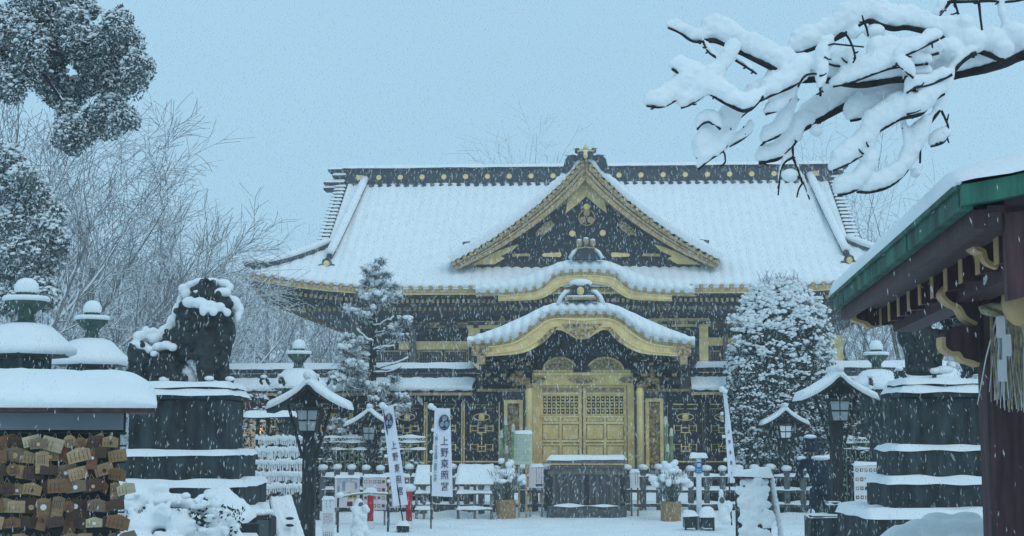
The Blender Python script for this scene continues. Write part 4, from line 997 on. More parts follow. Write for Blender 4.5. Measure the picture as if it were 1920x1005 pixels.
for x0, x1, y0, lab in ((783, 812, 872, 'narrow snow covered sloping stand left of the white banner'), (860, 924, 872, 'wide snow covered sloping stand right of the white banner')):
    e, F = thing('reading_stand', lab, 'stand', (x0 + x1) / 2, 28.4, YAW, 'snow covered sloping stands by the banner')
    a = F.p(x0, y0, .2); b = F.p(x1, 905, -.15)
    MB().add([(a[0], .2, a[1]), (b[0], .2, a[1]), (b[0], -.15, b[1]), (a[0], -.15, b[1]), (a[0], .2, a[1] - .03), (b[0], .2, a[1] - .03), (b[0], -.15, b[1] - .03), (a[0], -.15, b[1] - .03)], [(3, 2, 1, 0), (4, 5, 6, 7), (0, 1, 5, 4), (3, 7, 6, 2), (0, 4, 7, 3), (1, 2, 6, 5)]).build('sloping_top', 'greywood', e)
    n = 16
    def fn(i, j):
        u = i / (n - 1); k = j / 9; x = lerp(a[0] - .02, b[0] + .02, u); y = lerp(.22, -.18, k); z = lerp(a[1], b[1] - .0, k); ed = i in (0, n - 1) or j in (0, 9)
        return (x, y, z - .03 + (0 if ed else .085 + .03 * noise.noise(Vector((x * 6, k * 3, x0))) + .04 * (abs(u - .5) * 2) ** 6 * (1 - k)))
    MB().grid(n, 10, fn, flip=True).build('top_snow', 'snow', e, smooth=True)
    for x in (a[0] + .03, b[0] - .03, (a[0] + b[0]) / 2):
        MB().box(x - .025, x + .025, -.12, -.08, -.02, b[1]).build('leg', 'greywood', e)
    for k, z in enumerate((.5, .2)):
        r = MB().box(a[0], b[0], -.14, -.09, z - .04, z).build('rail', 'greywood', e); MB().slab(a[0], b[0], -.15, -.08, z, .04, over=.005, step=.04, wob=.5, seed=k).build('rail_snow', 'snow', r, smooth=True)

# ================================================================ BANNERS
def banner(label, D, corners, pole, side=None, crestpx=None, chars='', cpos=None, csz=None, sidech=None, group='tall white shrine banners', ax=.72):
    e, F = thing('shrine_banner', label, 'banner', pole[-1][0], D, 0, group)
    tl, tr_, br_, bl_ = [F.p3(x, y, 0) for x, y in corners]; nx, ny = 8, 24
    def pt(u, v, dy=0):
        p = tl.lerp(tr_, u).lerp(bl_.lerp(br_, u), v); return Vector((p.x, .02 * math.sin(v * 7 + u * 3) + dy, p.z))
    mb = MB().grid(nx, ny, lambda i, j: pt(i / (nx - 1), j / (ny - 1)), flip=True).grid(nx, ny, lambda i, j: pt(i / (nx - 1), j / (ny - 1), .006))
    cl = mb.build('banner_cloth', 'cloth', e, smooth=True)
    P = [F.p3(x, y, .02) for x, y in pole]; MB().tube(P, [.013] * len(P), 6).build('pole', 'bronze', e)
    MB().tube([tl + Vector((-.03, .02, .02)), tr_ + Vector((0, .02, .02))], .008, 5).build('cross_arm', 'bronze', e)
    dirv = (bl_.lerp(br_, .5) - tl.lerp(tr_, .5)); ang = math.atan2(dirv.x, -dirv.z)
    sz = (tr_ - tl).length
    for i, ch in enumerate(chars):
        p = pt(cpos[0], cpos[1] + i * cpos[2], -.008)
        text('lettering', ch, p, csz * sz, 'ink', cl, rot=(R(90), ang * -1, 0), sx=ax * 1.2)
    if sidech:
        for i, ch in enumerate(sidech):
            if ch == ' ': continue
            text('small_lettering', ch, pt(.16, .29 + i * .042, -.008), csz * sz * .44, 'paleink', cl, rot=(R(90), -ang, 0), sx=ax * 1.1)
    if crestpx:
        x, y, rr = crestpx; c = F.p3(x, y, -.02)
        rp = rr * F.scale(); mb = MB(); mb.lathe([(rp, -.004), (rp, 0)], (0, 0, 0), 28, ax='y'); o = mb.build('crest_disc', 'ink', cl); o.location = c; o.scale = (ax, 1, 1)
        w_ = MB().tube([(rp * .84 * math.cos(t), -.006, rp * .84 * math.sin(t)) for t in [2 * math.pi * i / 24 for i in range(25)]], rp * .03, 4)
        for k in range(3):
            aa = R(90 + 120 * k); ccx, ccz = math.cos(aa) * rp * .42, math.sin(aa) * rp * .42
            w_.prism([(ccx + rp * .34 * math.cos(q) * (1 + .15 * math.cos(q - aa)), ccz + rp * .34 * math.sin(q) * (1 + .15 * math.cos(q - aa))) for q in [2 * math.pi * i / 14 for i in range(14)]], -.009, -.005)
        w_ = w_.build('crest_leaves', 'paleink', o)
    s_ = MB(); top = F.p3(pole[0][0], pole[0][1], 0)
    s_.ball(top, (.06, .05, .055), 8, 5); s_.ball(top + Vector((.05, 0, -.03)), (.05, .04, .04), 8, 5)
    for v in (.25, .5, .75):
        q = pt(0, v); s_.ball(q + Vector((-.03, .01, 0)), (.035, .03, .03), 7, 5)
    s_.build('pole_snow', 'snow', e, smooth=True)
    return e, F
banner('upright white banner with dark crest and vertical lettering before the left lattice wall', 25.2, [(815, 765), (844, 766), (849, 932), (809, 930)], [(808, 762), (808, 992)], crestpx=(833, 792, 14.5), chars='上野東照宮', cpos=(.63, .325, .128), csz=.62, sidech='上韻一元令祝禱一御集一件師')
banner('white banner leaning to the right in front of the poster boards', 24.6, [(716, 762), (737, 760), (765, 946), (738, 949)], [(717, 760), (743, 900), (757, 985)], crestpx=(729, 789, 14), chars='上野東照宮', cpos=(.6, .36, .115), csz=.80, ax=.55)
banner('narrow furled white banner leaning in front of the round shrub', 25.0, [(1355, 732), (1362, 735), (1384, 905), (1366, 906)], [(1354, 730), (1364, 850), (1372, 985)], chars='上野東照宮', cpos=(.5, .42, .115), csz=1.0, ax=.5)
for px, D, lab in ((757, 24.6, 'dark snow topped foot block of the leaning banner'),):
    e, F = thing('banner_weight', lab, 'block', px, D); MB().bbox(-.1, .1, -.1, .1, -.02, .12, .02).build('block', 'bronze', e); MB().slab(-.1, .1, -.1, .1, .12, .06).build('block_snow', 'snow', e, smooth=True)
# ================================================================ SMALL THINGS IN THE FORECOURT
def poster_board(label, x0, y0, x1, y1, D, rows, cols, seed, m='pink', group='boards showing rows of charms', skip=()):
    e, F, a, b, o = board_stand('charm_board', label, 'board', x0, y0, x1, y1, D, m, group, snow=.035)
    rg = random.Random(seed); w, h = b[0] - a[0], a[1] - b[1]
    cols_ = ['ema', 'red', 'greywood', 'golddk', 'maroon', 'verdigris']
    for r in range(rows):
        for c in range(cols):
            if (r, c) in skip: continue
            x = a[0] + w * (.12 + .76 * c / max(1, cols - 1)); z = a[1] - h * (.16 + .72 * r / max(1, rows - 1)); s = w * .30 / cols
            mm = rg.choice([EMA['reddish'], EMA['grey'], EMA['honey'], M['maroon'], EMA['brown'], EMA['tan']])
            MB().box(x - s, x + s, -.008, -.001, z - s * 1.1, z + s * 1.1).build('charm', mm, o)
            MB().box(x - s * .5, x + s * .5, -.011, -.009, z - s * .5, z + s * .5).build('charm_centre', 'paper' if rg.random() < .5 else 'ink', o)
    return e, F, a, b, o
e, F, a, b, o = board_stand('map_board', 'faded white map board with small coloured pictures left of the charm board', 'board', 628, 894, 674, 952, 26.3, 'pink', 'boards showing rows of charms', snow=.03)
for u0, v0, u1, v1, mm in ((.1, .2, .2, .5, 'paleink'), (.3, .14, .42, .45, 'paleink'), (.52, .5, .9, .72, 'yellowleaf'), (.55, .55, .86, .66, 'verdigris'), (.5, .8, .72, .95, 'maroon'), (.78, .72, .92, .86, 'ochre'), (.8, .2, .9, .4, 'paleink')):
    MB().box(lerp(a[0], b[0], u0), lerp(a[0], b[0], u1), -.004 - .003 * (mm == 'verdigris'), -.0005, lerp(a[1], b[1], v1), lerp(a[1], b[1], v0)).build('printed_picture', mm, o)
scribbles(o, a, b, 5, 'paleink', u=(.1, .9), v=(.05, .2))
poster_board('white charm board with a red hydrant post standing before it', 681, 893, 724, 956, 26.2, 4, 5, 4)
e, F, a, b, o = poster_board('tall white charm board with red edge strip behind the leaning banner', 726, 892, 768, 952, 26.25, 4, 3, 6)
MB().box(a[0], a[0] + .03, -.006, 0, b[1], a[1]).build('red_strip', 'maroon', o)
e, F, a, b, o = poster_board('white charm board standing behind the right stepped pedestal', 1601, 870, 1648, 941, 24.5, 4, 5, 8, 'paper')
# red hydrant posts
for x, y0, y1, lab in ((696, 925, 962, 'red post with a snow cap in front of the charm boards'), (768, 918, 950, 'red and white post half hidden by the leaning banner')):
    e, F = thing('red_post', lab, 'post', x, 25.6); q = F.p(x, y0, 0)
    MB().lathe([(.055, -.02), (.052, q[1] - .03), (.03, q[1])], n=12).build('shaft', 'red', e, smooth=True)
    MB().lathe([(.075, .0), (.075, .10), (.055, .12)], n=12).build('foot_ring', 'paper', e)
    MB().ball((0, 0, q[1] + .03), (.12, .1, .07), 12, 7, jit=.08).build('cap_snow', 'snow', e, smooth=True)
# bamboo rail on two short posts
e, F = thing('bamboo_rail', 'thin snow covered bamboo barrier rail on short posts before the charm boards', 'barrier', 680, 24.6)
pts = [F.p3(x, y, 0) for x, y in ((634, 934), (660, 928), (690, 925), (728, 927))]
MB().tube(pts, .013, 6).build('rail', 'bamboo', e); MB().tube([p + Vector((0, 0, .02)) for p in pts], .015, 6).build('rail_snow', 'snow', e, smooth=True)
for p in (pts[0], pts[-1]): MB().tube([(p.x, 0, -.02), p], .018, 6).build('post', 'bronze', e)
MB().ball(pts[0] + Vector((.03, 0, .05)), (.07, .06, .05), 8, 6, jit=.1).build('post_snow', 'snow', e, smooth=True)
# striped A-board at the lower left
e, F, a, b, o = board_stand('standing_sign', 'tall white standing sign with columns of red lines behind the wooden lantern', 'sign', 604, 934, 626, 1030, 22.0, 'paper', snow=.03)
scribbles(o, a, b, 5, 'maroon', vert=True, u=(.1, .9), v=(.3, .5)); scribbles(o, a, b, 5, 'maroon', vert=True, u=(.1, .9), v=(.66, .95), seed=3); scribbles(o, a, b, 2, 'paleink', vert=True, u=(.2, .8), v=(.05, .2))
# stones and little mounds plastered with snow
def snow_heap(name, label, cat, px, D, blobs, vox=.02, under=None, um='stonelt', group=None):
    e, F = thing(name, label, cat, px, D, 0, group); s = F.scale()
    x0, z0 = F.p(px, 813, 0); mb = MB()
    for x, y, rx, ry, dy in blobs:
        q = F.p(x, y, dy); mb.ball((q[0], dy, q[1]), (rx * s, rx * s * .8, ry * s), 10, 7, jit=.06)
    remesh(mb.build('snow_cover', 'snow', e), vox, 2)
    if under:
        ub = MB()
        for x, y, rx, ry, dy in under: q = F.p(x, y, dy); ub.ball((q[0], dy, q[1]), (rx * s, rx * s * .8, ry * s), 10, 7, jit=.1)
        ub.build('core', um, e)
    return e, F
e, F = snow_heap('snow_plastered_stone', 'tapering snow plastered stone marker with dark ring, front left', 'stone', 674, 22.6, [(674, 1000, 17, 40, 0), (673, 965, 13, 28, 0), (673, 950, 10, 16, 0), (675, 1030, 22, 30, 0)] + [(674 + random.Random(k).uniform(-16, 16), 950 + k * 3.2, 6, 5, -.1) for k in range(20)], .016, [(676, 947, 6, 6, -.03), (676, 967, 9, 2.5, -.05)])
e, F = snow_heap('snow_plastered_stone', 'small tapering snow plastered stone right of the blue sign post', 'stone', 1354, 24.3, [(1356, 965, 10, 18, 0), (1353, 945, 8, 16, 0), (1352, 926, 5, 10, 0), (1366, 950, 8, 12, 0), (1360, 975, 12, 10, 0)], .016, [(1354, 938, 5, 6, -.05)])
e, F = snow_heap('snow_plastered_stone', 'snow plastered stone cone between the snowy signboard and right pedestal', 'stone', 1522, 21.5, [(1524, 1000, 16, 34, 0), (1521, 972, 10, 16, 0), (1521, 962, 8, 9, 0)], .018, [(1519, 981, 6, 6, -.08)])
MB().tube([(-.12, -.05, 0), (-.04, -.05, .55)], .01, 5).build('stake', 'bronze', e)
e, F = thing('snowy_signboard', 'broad standing board plastered all over with wind blown snow, front right', 'board', 1408, 21.6)
a = F.p(1376, 888, 0); b = F.p(1447, 1060, 0)
MB().box(a[0] + .03, b[0] - .06, .02, .12, -.02, a[1] - .03).build('board', 'darkwood', e)
MB().box(a[0] + .02, b[0], -.10, .2, a[1] - .07, a[1] - .03).build('top_rail', 'maroon', e); MB().slab(a[0], b[0] + .02, -.12, .22, a[1] - .03, .10, over=.02, step=.04, wob=.4, seed=9).build('top_snow', 'snow', e, smooth=True)
nx, nz = 34, 70
def pf(i, j):
    u, v = i / (nx - 1), j / (nz - 1); x = lerp(a[0] + .03 - .05 * v, b[0] - .05 + .05 * v, u); z = lerp(a[1] - .06, 0, v)
    ed = min(u, 1 - u) * 8; d = min(1, ed) * (.05 + .10 * abs(noise.noise(Vector((x * 6, z * 6, 1)))) + .06 * noise.noise(Vector((x * 13, z * 13, 3))) + .03 * noise.noise(Vector((x * 30, z * 30, 3))))
    return (x, .02 - d - .42 * v, z)
mb = MB().grid(nx, nz, pf, flip=True); mb.grid(nx, nz, lambda i, j: (pf(i, j)[0], pf(i, j)[1] + .12, pf(i, j)[2])); rg = random.Random(6)
for k in range(170):
    q = pf(rg.randrange(2, nx - 2), rg.randrange(1, nz - 2)); r = rg.uniform(.02, .065); mb.ball((q[0], q[1] - .005, q[2]), (r * 1.2, r * .55, r), 8, 6, jit=.15, rg=rg)
remesh(mb.build('plastered_snow', 'snow', e), .016, 1)
MB().bbox(b[0] - .05, b[0] + .01, .02, .10, -.02, a[1] - .02).build('side_post', 'maroon', e)
ls = MB(); rg = random.Random(4)
for k in range(16): z = a[1] - .1 - k * .07; ls.ball((b[0] + .04 + .01 * k, .05, z), (.05, .05, .045), 7, 5, jit=.2)
remesh(ls.build('side_snow', 'snow', e), .015, 1)
# blue pictogram sign on a white post
e, F = thing('sign_post', 'white post with a blue pictogram plate and snow on its cross bar', 'sign', 1309, 25.4)
top = F.p(1309, 856, 0)[1]; MB().tube([(0, 0, -.02), (0, 0, top)], .045, 10).build('post', 'white', e, smooth=True)
MB().box(-.13, .12, -.03, .03, top - .03, top).build('cross_bar', 'white', e); MB().slab(-.14, .14, -.05, .05, top, .06, step=.03, wob=.4).build('bar_snow', 'snow', e, smooth=True)
a = F.p(1303, 866, -.05); b = F.p(1317, 887, -.05)
o = MB().box(a[0], b[0], -.056, -.046, b[1], a[1]).build('blue_plate', 'blue', e)
MB().lathe([(.03, -.062), (.03, -.057)], (0, 0, lerp(a[1], b[1], .28)), 12, ax='y').build('white_symbol', 'white', o)
MB().ball((0, -.06, lerp(a[1], b[1], .28)), (.014, .004, .016), 6, 4).build('symbol_figure', 'blue', o)
scribbles(o, a, b, 2, 'white', y=-.06, u=(.2, .85), v=(.62, .9))
e, F = thing('low_stand', 'low dark cushioned bench with thick snow at the foot of the sign post', 'bench', 1312, 25.1)
for x0, x1 in ((1283, 1308), (1314, 1340)):
    a = F.p(x0, 960, -.1); b = F.p(x1, 990, -.1)
    o = MB().bbox(a[0], b[0], -.12, .16, .04, a[1] - .06, .02).build('seat', 'bronze', e); MB().slab(a[0], b[0], -.12, .16, a[1] - .06, .10, over=.03, step=.04, wob=.4, seed=x0).build('seat_snow', 'snow', o, smooth=True)
    for x in (a[0] + .02, b[0] - .02): MB().box(x - .015, x + .015, -.12, -.08, -.02, .06).build('leg', 'bronze', e)
# snow covered planting and boxes at the foot of the left pedestal
rg = random.Random(21)
bl = [(300, 915, 20, 12, 0), (262, 930, 26, 22, 0), (244, 955, 24, 26, -.1), (290, 940, 30, 22, 0), (330, 938, 30, 16, 0), (370, 945, 30, 16, 0), (402, 962, 26, 18, 0), (425, 985, 26, 22, -.05), (440, 1010, 24, 26, 0), (300, 970, 34, 26, -.25), (262, 985, 34, 26, -.3), (340, 985, 30, 24, -.3), (250, 1015, 40, 26, -.35), (320, 1020, 40, 24, -.35), (390, 1000, 30, 22, -.2), (380, 1030, 40, 22, -.3)]
for k in range(70): bl.append((rg.uniform(236, 440), rg.uniform(925, 1005), rg.uniform(6, 13), rg.uniform(5, 9), rg.uniform(-.45, -.1)))
e, F = thing('snow_laden_bush', 'low bush bowed under lumpy snow at the foot of the left pedestal', 'bush', 340, 13.6); s = F.scale(); mb = MB()
for x, y, rx, ry, dy in bl:
    y += max(0, (x - 330) * .06); q = F.p(x, y, dy); mb.ball((q[0], dy, q[1]), (rx * s, rx * s * .8, ry * s * .8), 9, 6, jit=.1)
remesh(mb.build('snow_cover', 'snow', e), .022, 1)
lf = MB()
for k in range(2200): q = F.p(rg.uniform(236, 445), rg.uniform(945, 1060), -.1); lf.quad((q[0], rg.uniform(-.30, .3), q[1] - .03), .05, rg, asp=.5)
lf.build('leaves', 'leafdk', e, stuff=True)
MB().tube([(0, 0, -.02), (.02, 0, .4)], .03, 6).build('stem', 'bark', e)
# sloping snow covered box lid and toppled board
def sloped(name, label, cat, D, quadpx, th, mm, dys, hang=None):
    e, F = thing(name, label, cat, quadpx[0][0], D)
    P = [F.p3(x, y, dy) for (x, y), dy in zip(quadpx, dys)]
    def fn(i, j):
        u, v = i / 19, j / 27; p = P[0].lerp(P[1], u).lerp(P[3].lerp(P[2], u), v); ed = i in (0, 19) or j in (0, 27)
        return (p.x, p.y, p.z + (0 if ed else th * (1 + .35 * noise.noise(Vector((u * 3, v * 5, D))))) + .02 * noise.noise(Vector((u * 9, v * 9, D))))
    MB().grid(20, 28, fn, flip=True).build('snow_cover', 'snow', e, smooth=True)
    dn = Vector((0, 0, -.05)); MB().add([*P, *[p + dn for p in P]], [(3, 2, 1, 0), (4, 5, 6, 7), (0, 1, 5, 4), (1, 2, 6, 5), (2, 3, 7, 6), (3, 0, 4, 7)]).build('board', mm, e)
    return e, F, P
e, F, P = sloped('covered_box', 'dark slotted box with a steep snow covered lid beside the bush', 'box', 14.4, [(378, 925), (425, 920), (482, 968), (450, 992)], .06, 'darkwood', [.3, .45, 0, -.3])
a = F.p(452, 978, -.3); b = F.p(484, 1040, -.3)
MB().bbox(a[0], b[0], -.28, .3, -.02, a[1] - .02, .01).build('body', 'bronze', e)
MB().box(a[0] + .03, b[0] - .03, -.29, -.275, a[1] - .10, a[1] - .03).build('slot', 'lacquer', e); MB().slab(a[0], b[0], -.34, -.27, a[1] - .14, .04, over=.01, step=.03).build('ledge_snow', 'snow', e, smooth=True)
e, F = snow_heap('snow_bank', 'thick rounded snow bank between the pedestal and the leaning board', 'snow bank', 480, 15.5, [(478, 962, 30, 8, 0), (500, 960, 16, 7, 0), (462, 962, 18, 7, 0)], .02); MB().bbox(-.25, .2, -.15, .2, -.02, F.p(480, 968, 0)[1], .02).build('kerb_stone', 'stone', e)
e, F, P = sloped('leaning_board', 'narrow snow plastered board leaning beside the left wooden lantern', 'board', 17.2, [(505, 936), (547, 932), (582, 1040), (528, 1050)], .05, 'darkwood', [.2, .3, -.2, -.3])
for py in (972, 985): q = F.p3(543, py, -.12); MB().ball(q, (.05, .03, .018), 8, 5, jit=.1).build('dark_gap', 'darkwood', e)
# mound lower right in front of pedestal
bl = [(1700, 1010, 50, 26, 0), (1740, 1000, 50, 26, 0), (1790, 996, 50, 24, 0), (1830, 1000, 46, 26, 0), (1680, 1030, 40, 24, 0), (1760, 976, 34, 16, .1), (1812, 973, 30, 14, .1), (1725, 988, 30, 16, .0)]
for k in range(26): bl.append((rg.uniform(1690, 1850), rg.uniform(985, 1000), rg.uniform(5, 12), rg.uniform(4, 9), rg.uniform(-.1, .2)))
e, F = snow_heap('snow_laden_bush', 'rounded snow buried bush in front of the right pedestal beside the post', 'bush', 1765, 11.2, bl, .02)
lf = MB()
for k in range(500): q = F.p(rg.uniform(1680, 1850), rg.uniform(1010, 1060), 0); lf.quad((q[0], rg.uniform(-.1, .3), q[1]), .05, rg)
lf.build('leaves', 'leafdk', e, stuff=True)
# dark bucket and ledge by the lantern
e, F = thing('stone_bucket', 'dark square bucket with a snow rim at the foot of the right wooden lantern', 'bucket', 1561, 20.0); a = F.p(1549, 942, -.1); b = F.p(1574, 967, -.1)
MB().lathe([(.09, b[1]), (.10, a[1]), (.08, a[1]), (.075, b[1] + .03)], n=10).build('bucket', 'bronze', e); MB().slab(-.1, .1, -.1, .1, a[1] - .01, .02, over=0, step=.03).build('rim_snow', 'snow', e, smooth=True)
MB().bbox(-.35, .2, -.2, .3, -.02, b[1], .02).build('ledge_stone', 'stone', e); MB().slab(-.35, .2, -.2, .3, b[1], .02, over=.01).build('ledge_snow', 'snow', e, smooth=True)

# paper fortune rack: cords crowded with snow covered paper strips
e, F = thing('fortune_paper_rack', 'dark rack whose cords are crowded with snow covered folded paper strips', 'rack', 520, 22.0)
a = F.p(482, 815, 0); b = F.p(572, 928, 0)
for x, lab in ((503, 'post'), (570, 'post'), (484, 'post')): q = F.p(x, 770, .05); MB().box(q[0] - .025, q[0] + .025, .03, .08, -.02, q[1]).build('post', 'darkwood', e)
t0 = F.p(458, 790, -.05); t1 = F.p(554, 780, -.05)
MB().box(t0[0], t1[0], -.12, .2, t1[1] - .03, t1[1] + .0).build('roof_board', 'darkwood', e); MB().slab(t0[0], t1[0], -.12, .2, t1[1], .08, over=.02, step=.05, wob=.15).build('roof_snow', 'snow', e, smooth=True)
rg = random.Random(8)
for r in range(5):
    z = lerp(a[1], b[1], (r + .25) / 5); MB().tube([(a[0], 0, z), (b[0], 0, z - .0)], .006, 4).build('cord', 'straw', e)
    st = MB(); x = a[0] + .02
    while x < b[0]: l_ = rg.uniform(.08, .15); st.box(x, x + .018, -.012, .012, z - l_, z + .015); x += rg.uniform(.018, .034)
    st.build('paper_strips', 'paper', e, stuff=True)
    sn = MB(); x = a[0]
    while x < b[0]: sn.ball((x, -.01, z + .0 + rg.uniform(-.015, .015)), (.03, .035, rg.uniform(.03, .055)), 7, 5, jit=.1); x += .035
    sn.build('row_snow', 'snow', e, smooth=True, stuff=True)
# lit shop hut behind
e, F = thing('shop_hut', 'small hut with maroon snow topped roof and a warm lit window, left behind the pedestal', 'hut', 470, 30.5)
a = F.p(452, 770, 0); b = F.p(494, 840, 0)
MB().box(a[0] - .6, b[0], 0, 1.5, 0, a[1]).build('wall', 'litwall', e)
MB().prism([(a[0] - .8, a[1]), (b[0] + .02, a[1]), (b[0] - .03, a[1] + .25), (a[0] - .6, a[1] + .3)], -.3, 1.8).build('roof', 'maroon', e); MB().slab(a[0] - .6, b[0] - .02, -.25, 1.7, a[1] + .26, .07).build('roof_snow', 'snow', e, smooth=True)
q = F.p(486, 806, -.02); MB().ball((q[0], -.05, q[1]), (.045, .03, .13), 8, 6).build('lamp', 'lamp', e, smooth=True)
MB().box(a[0] - .1, b[0] + .0, -.03, 0, q[1] + .22, q[1] + .26).build('window_frame', 'maroon', e)

# ================================================================ PERSON
e, F = thing('person', 'person in a dark navy hooded coat and backpack, back turned, behind the right wooden lantern', 'person', 1537, 22.4); s = F.scale(); e.rotation_euler = (0, 0, R(172)); e.scale = (-1.1, 1.1, .95)
def fp(x, y, dy=0): return F.p3(x, y, dy)
bd = MB()
hip, ch, nk = Vector((.02, 0, .84)), Vector((-.06, -.06, 1.20)), Vector((-.09, -.10, 1.36)); hd = Vector((-.13, -.14, 1.49))
bd.tube([hip + Vector((0, 0, -.1)), hip, hip.lerp(ch, .5), ch, nk], [.15, .155, .15, .17, .07], 12, sq=.8)
for sx in (-1, 1):
    bd.tube([hip + Vector((sx * .08, 0, -.02)), Vector((sx * .10, -.03 + .05 * sx, .46)), Vector((sx * .11, .02 + .05 * sx, .08))], [.095, .07, .05], 10)
    bd.tube([Vector((sx * .11, .02 + .05 * sx, .05)), Vector((sx * .12, -.14 + .05 * sx, .035))], [.05, .04], 8)
    sh = ch + Vector((sx * .17, .0, .08)); el = Vector((sx * .22 - .08, -.12, .98)); wr = Vector((sx * .12 - .12, -.30, 1.02))
    bd.tube([ch + Vector((0, 0, .06)), sh, el, wr], [.08, .075, .055, .04], 10)
body = remesh(bd.build('body', 'coat', e), .014, 3)
for sx in (-1, 1):
    wr = Vector((sx * .12 - .12, -.30, 1.02)); hb = MB(); hb.tube([wr, wr + Vector((0, -.07, .005))], [.03, .036], 8, sq=.6)
    for k in range(4): o_ = (k - 1.5) * .017; hb.tube([wr + Vector((o_, -.07, 0)), wr + Vector((o_, -.115, .0)), wr + Vector((o_, -.135, -.03 + .004 * k))], [.009, .0085, .007], 6)
    hb.tube([wr + Vector((-sx * .03, -.03, 0)), wr + Vector((-sx * .045, -.07, -.01))], [.011, .008], 6); hb.build('hand', 'skin', body, smooth=True)
h = MB().ball(hd, (.085, .10, .115), 14, 10).ball(hd + Vector((0, -.10, -.01)), (.014, .02, .02), 6, 5).tube([nk, hd], [.055, .05], 8)
for sx in (-1, 1): h.ball(hd + Vector((sx * .085, 0, 0)), (.012, .02, .03), 6, 4)
hh = remesh(h.build('head', 'skin', e), .008, 1)
for sx in (-1, 1): MB().ball(hd + Vector((sx * .03, -.093, .012)), .009, 6, 4).build('eye', 'ink', hh)
MB().tube([hd + Vector((-.022, -.088, -.055)), hd + Vector((.022, -.088, -.055))], .005, 5).build('mouth', 'maroon', hh)
MB().ball(hd + Vector((0, .03, .03)), (.10, .105, .12), 14, 9).build('hair', 'hair', e, smooth=True)
hood = MB().tube([hd + Vector((0, .11, -.09)), hd + Vector((0, .10, .05)), hd + Vector((0, .03, .12)), hd + Vector((0, -.04, .14))], [.10, .11, .09, .05], 10); remesh(hood.build('hood', 'coat', e), .014, 2)
bp_ = MB().ball((.0, .17, 1.02), (.13, .09, .13), 12, 8).ball((.0, .15, 1.18), (.12, .08, .12), 12, 8); remesh(bp_.build('backpack', 'coat', e), .014, 2)
sn = MB()
for c, r in (((-.13, -.02, 1.64), (.09, .1, .035)), ((-.24, -.06, 1.30), (.08, .08, .04)), ((.10, .0, 1.33), (.07, .08, .03)), ((0, .17, 1.31), (.14, .09, .04)), ((-.26, -.16, 1.08), (.05, .07, .025))): sn.ball(c, r, 10, 6, jit=.06)
sn.build('settled_snow', 'snow', e, smooth=True)

# ================================================================ PRAYER PLAQUE RACK
RY = R(14)
rk, K = thing('plaque_rack', 'roofed prayer plaque stand with deep snow on its roof at lower left', 'stand', 120, 9.0, RY)
xr = K.p(232, 790, 0)[0]; z1 = K.p(120, 773, 0)[1]; z0 = K.p(120, 806, 0)[1]; xl = K.p(-260, 790, 0)[0]
MB().bbox(xl, xr, -.02, .03, z0, z1, .004).build('front_board', 'greybeam', rk)
MB().box(xl, xr + .01, .03, .32, z0 - .03, z1).build('inner_beam', 'darkwood', rk)
xe = K.p(294, 772, -.12)[0]; ze = K.p(294, 769, -.12)[1]
MB().box(xl, xe - .01, -.14, .8, ze - .015, ze + .012).build('roof_board', 'wood', rk)
prof = [(-.14, 0), (-.165, .03), (-.16, .07), (-.11, .105), (0, .14), (.2, .20), (.4, .25), (.6, .23), (.8, .12), (.82, 0)]
def rfn(i, j):
    x = lerp(xl, xe, i / 79); y, z = prof[j]; e_ = max(0, min(1, (xe - x) / .30)); e_ = math.sqrt(max(0, 1 - (1 - e_) ** 2)) if e_ < 1 else 1
    nn = noise.noise(Vector((x * 2.2, y * 3, 1))) * .018 + noise.noise(Vector((x * 12, y * 12, 1))) * .004
    return (x + (.02 if i == 79 else 0), y, ze + .012 + z * (.32 + .68 * e_) + (nn if j not in (0, 9) else 0))
rs_ = [0]
MB().grid(160, 10, lambda i, j: (lambda v: (v[0], v[1], v[2] + (.004 * noise.noise(Vector(v) * 18) + .006 * noise.noise(Vector(v) * 7) if j else 0)))(rfn(i / 2.0127, j)), flip=True).build('roof_snow', 'snow', rk, smooth=True)
for x in (xr - .05, xl + .1): MB().bbox(x - .03, x + .03, .04, .10, -.02, z0, .005).build('post', 'darkwood', rk)
rows_z = [K.p(120, y, -.02)[1] for y in (812, 836, 868, 896, 930, 962, 996)]
for z in rows_z: MB().tube([(xl, .0, z), (xr + .02, .0, z)], .006, 6).build('rod', 'bronze', rk)
MB().box(xl, xr - .02, .12, .14, .35, z0 - .03).build('back_panel', 'lacquer', rk)
tones = ['honey', 'brown', 'pale', 'grey', 'dark', 'tan', 'reddish']; tone_w = [3, 4, 1.0, 2.2, 5, 3, 2]
tname = dict(honey='honey coloured', brown='brown', pale='pale new', grey='grey weathered', dark='dark soaked', tan='light tan', reddish='reddish')
ordn = ['first', 'second', 'third', 'fourth', 'fifth', 'sixth', 'seventh', 'eighth', 'ninth', 'tenth', 'eleventh', 'twelfth', 'thirteenth', 'fourteenth', 'fifteenth', 'sixteenth', 'seventeenth']
rown = ['top', 'second', 'third', 'fourth', 'fifth', 'sixth', 'lowest']
rg = random.Random(33)
meshes = {}
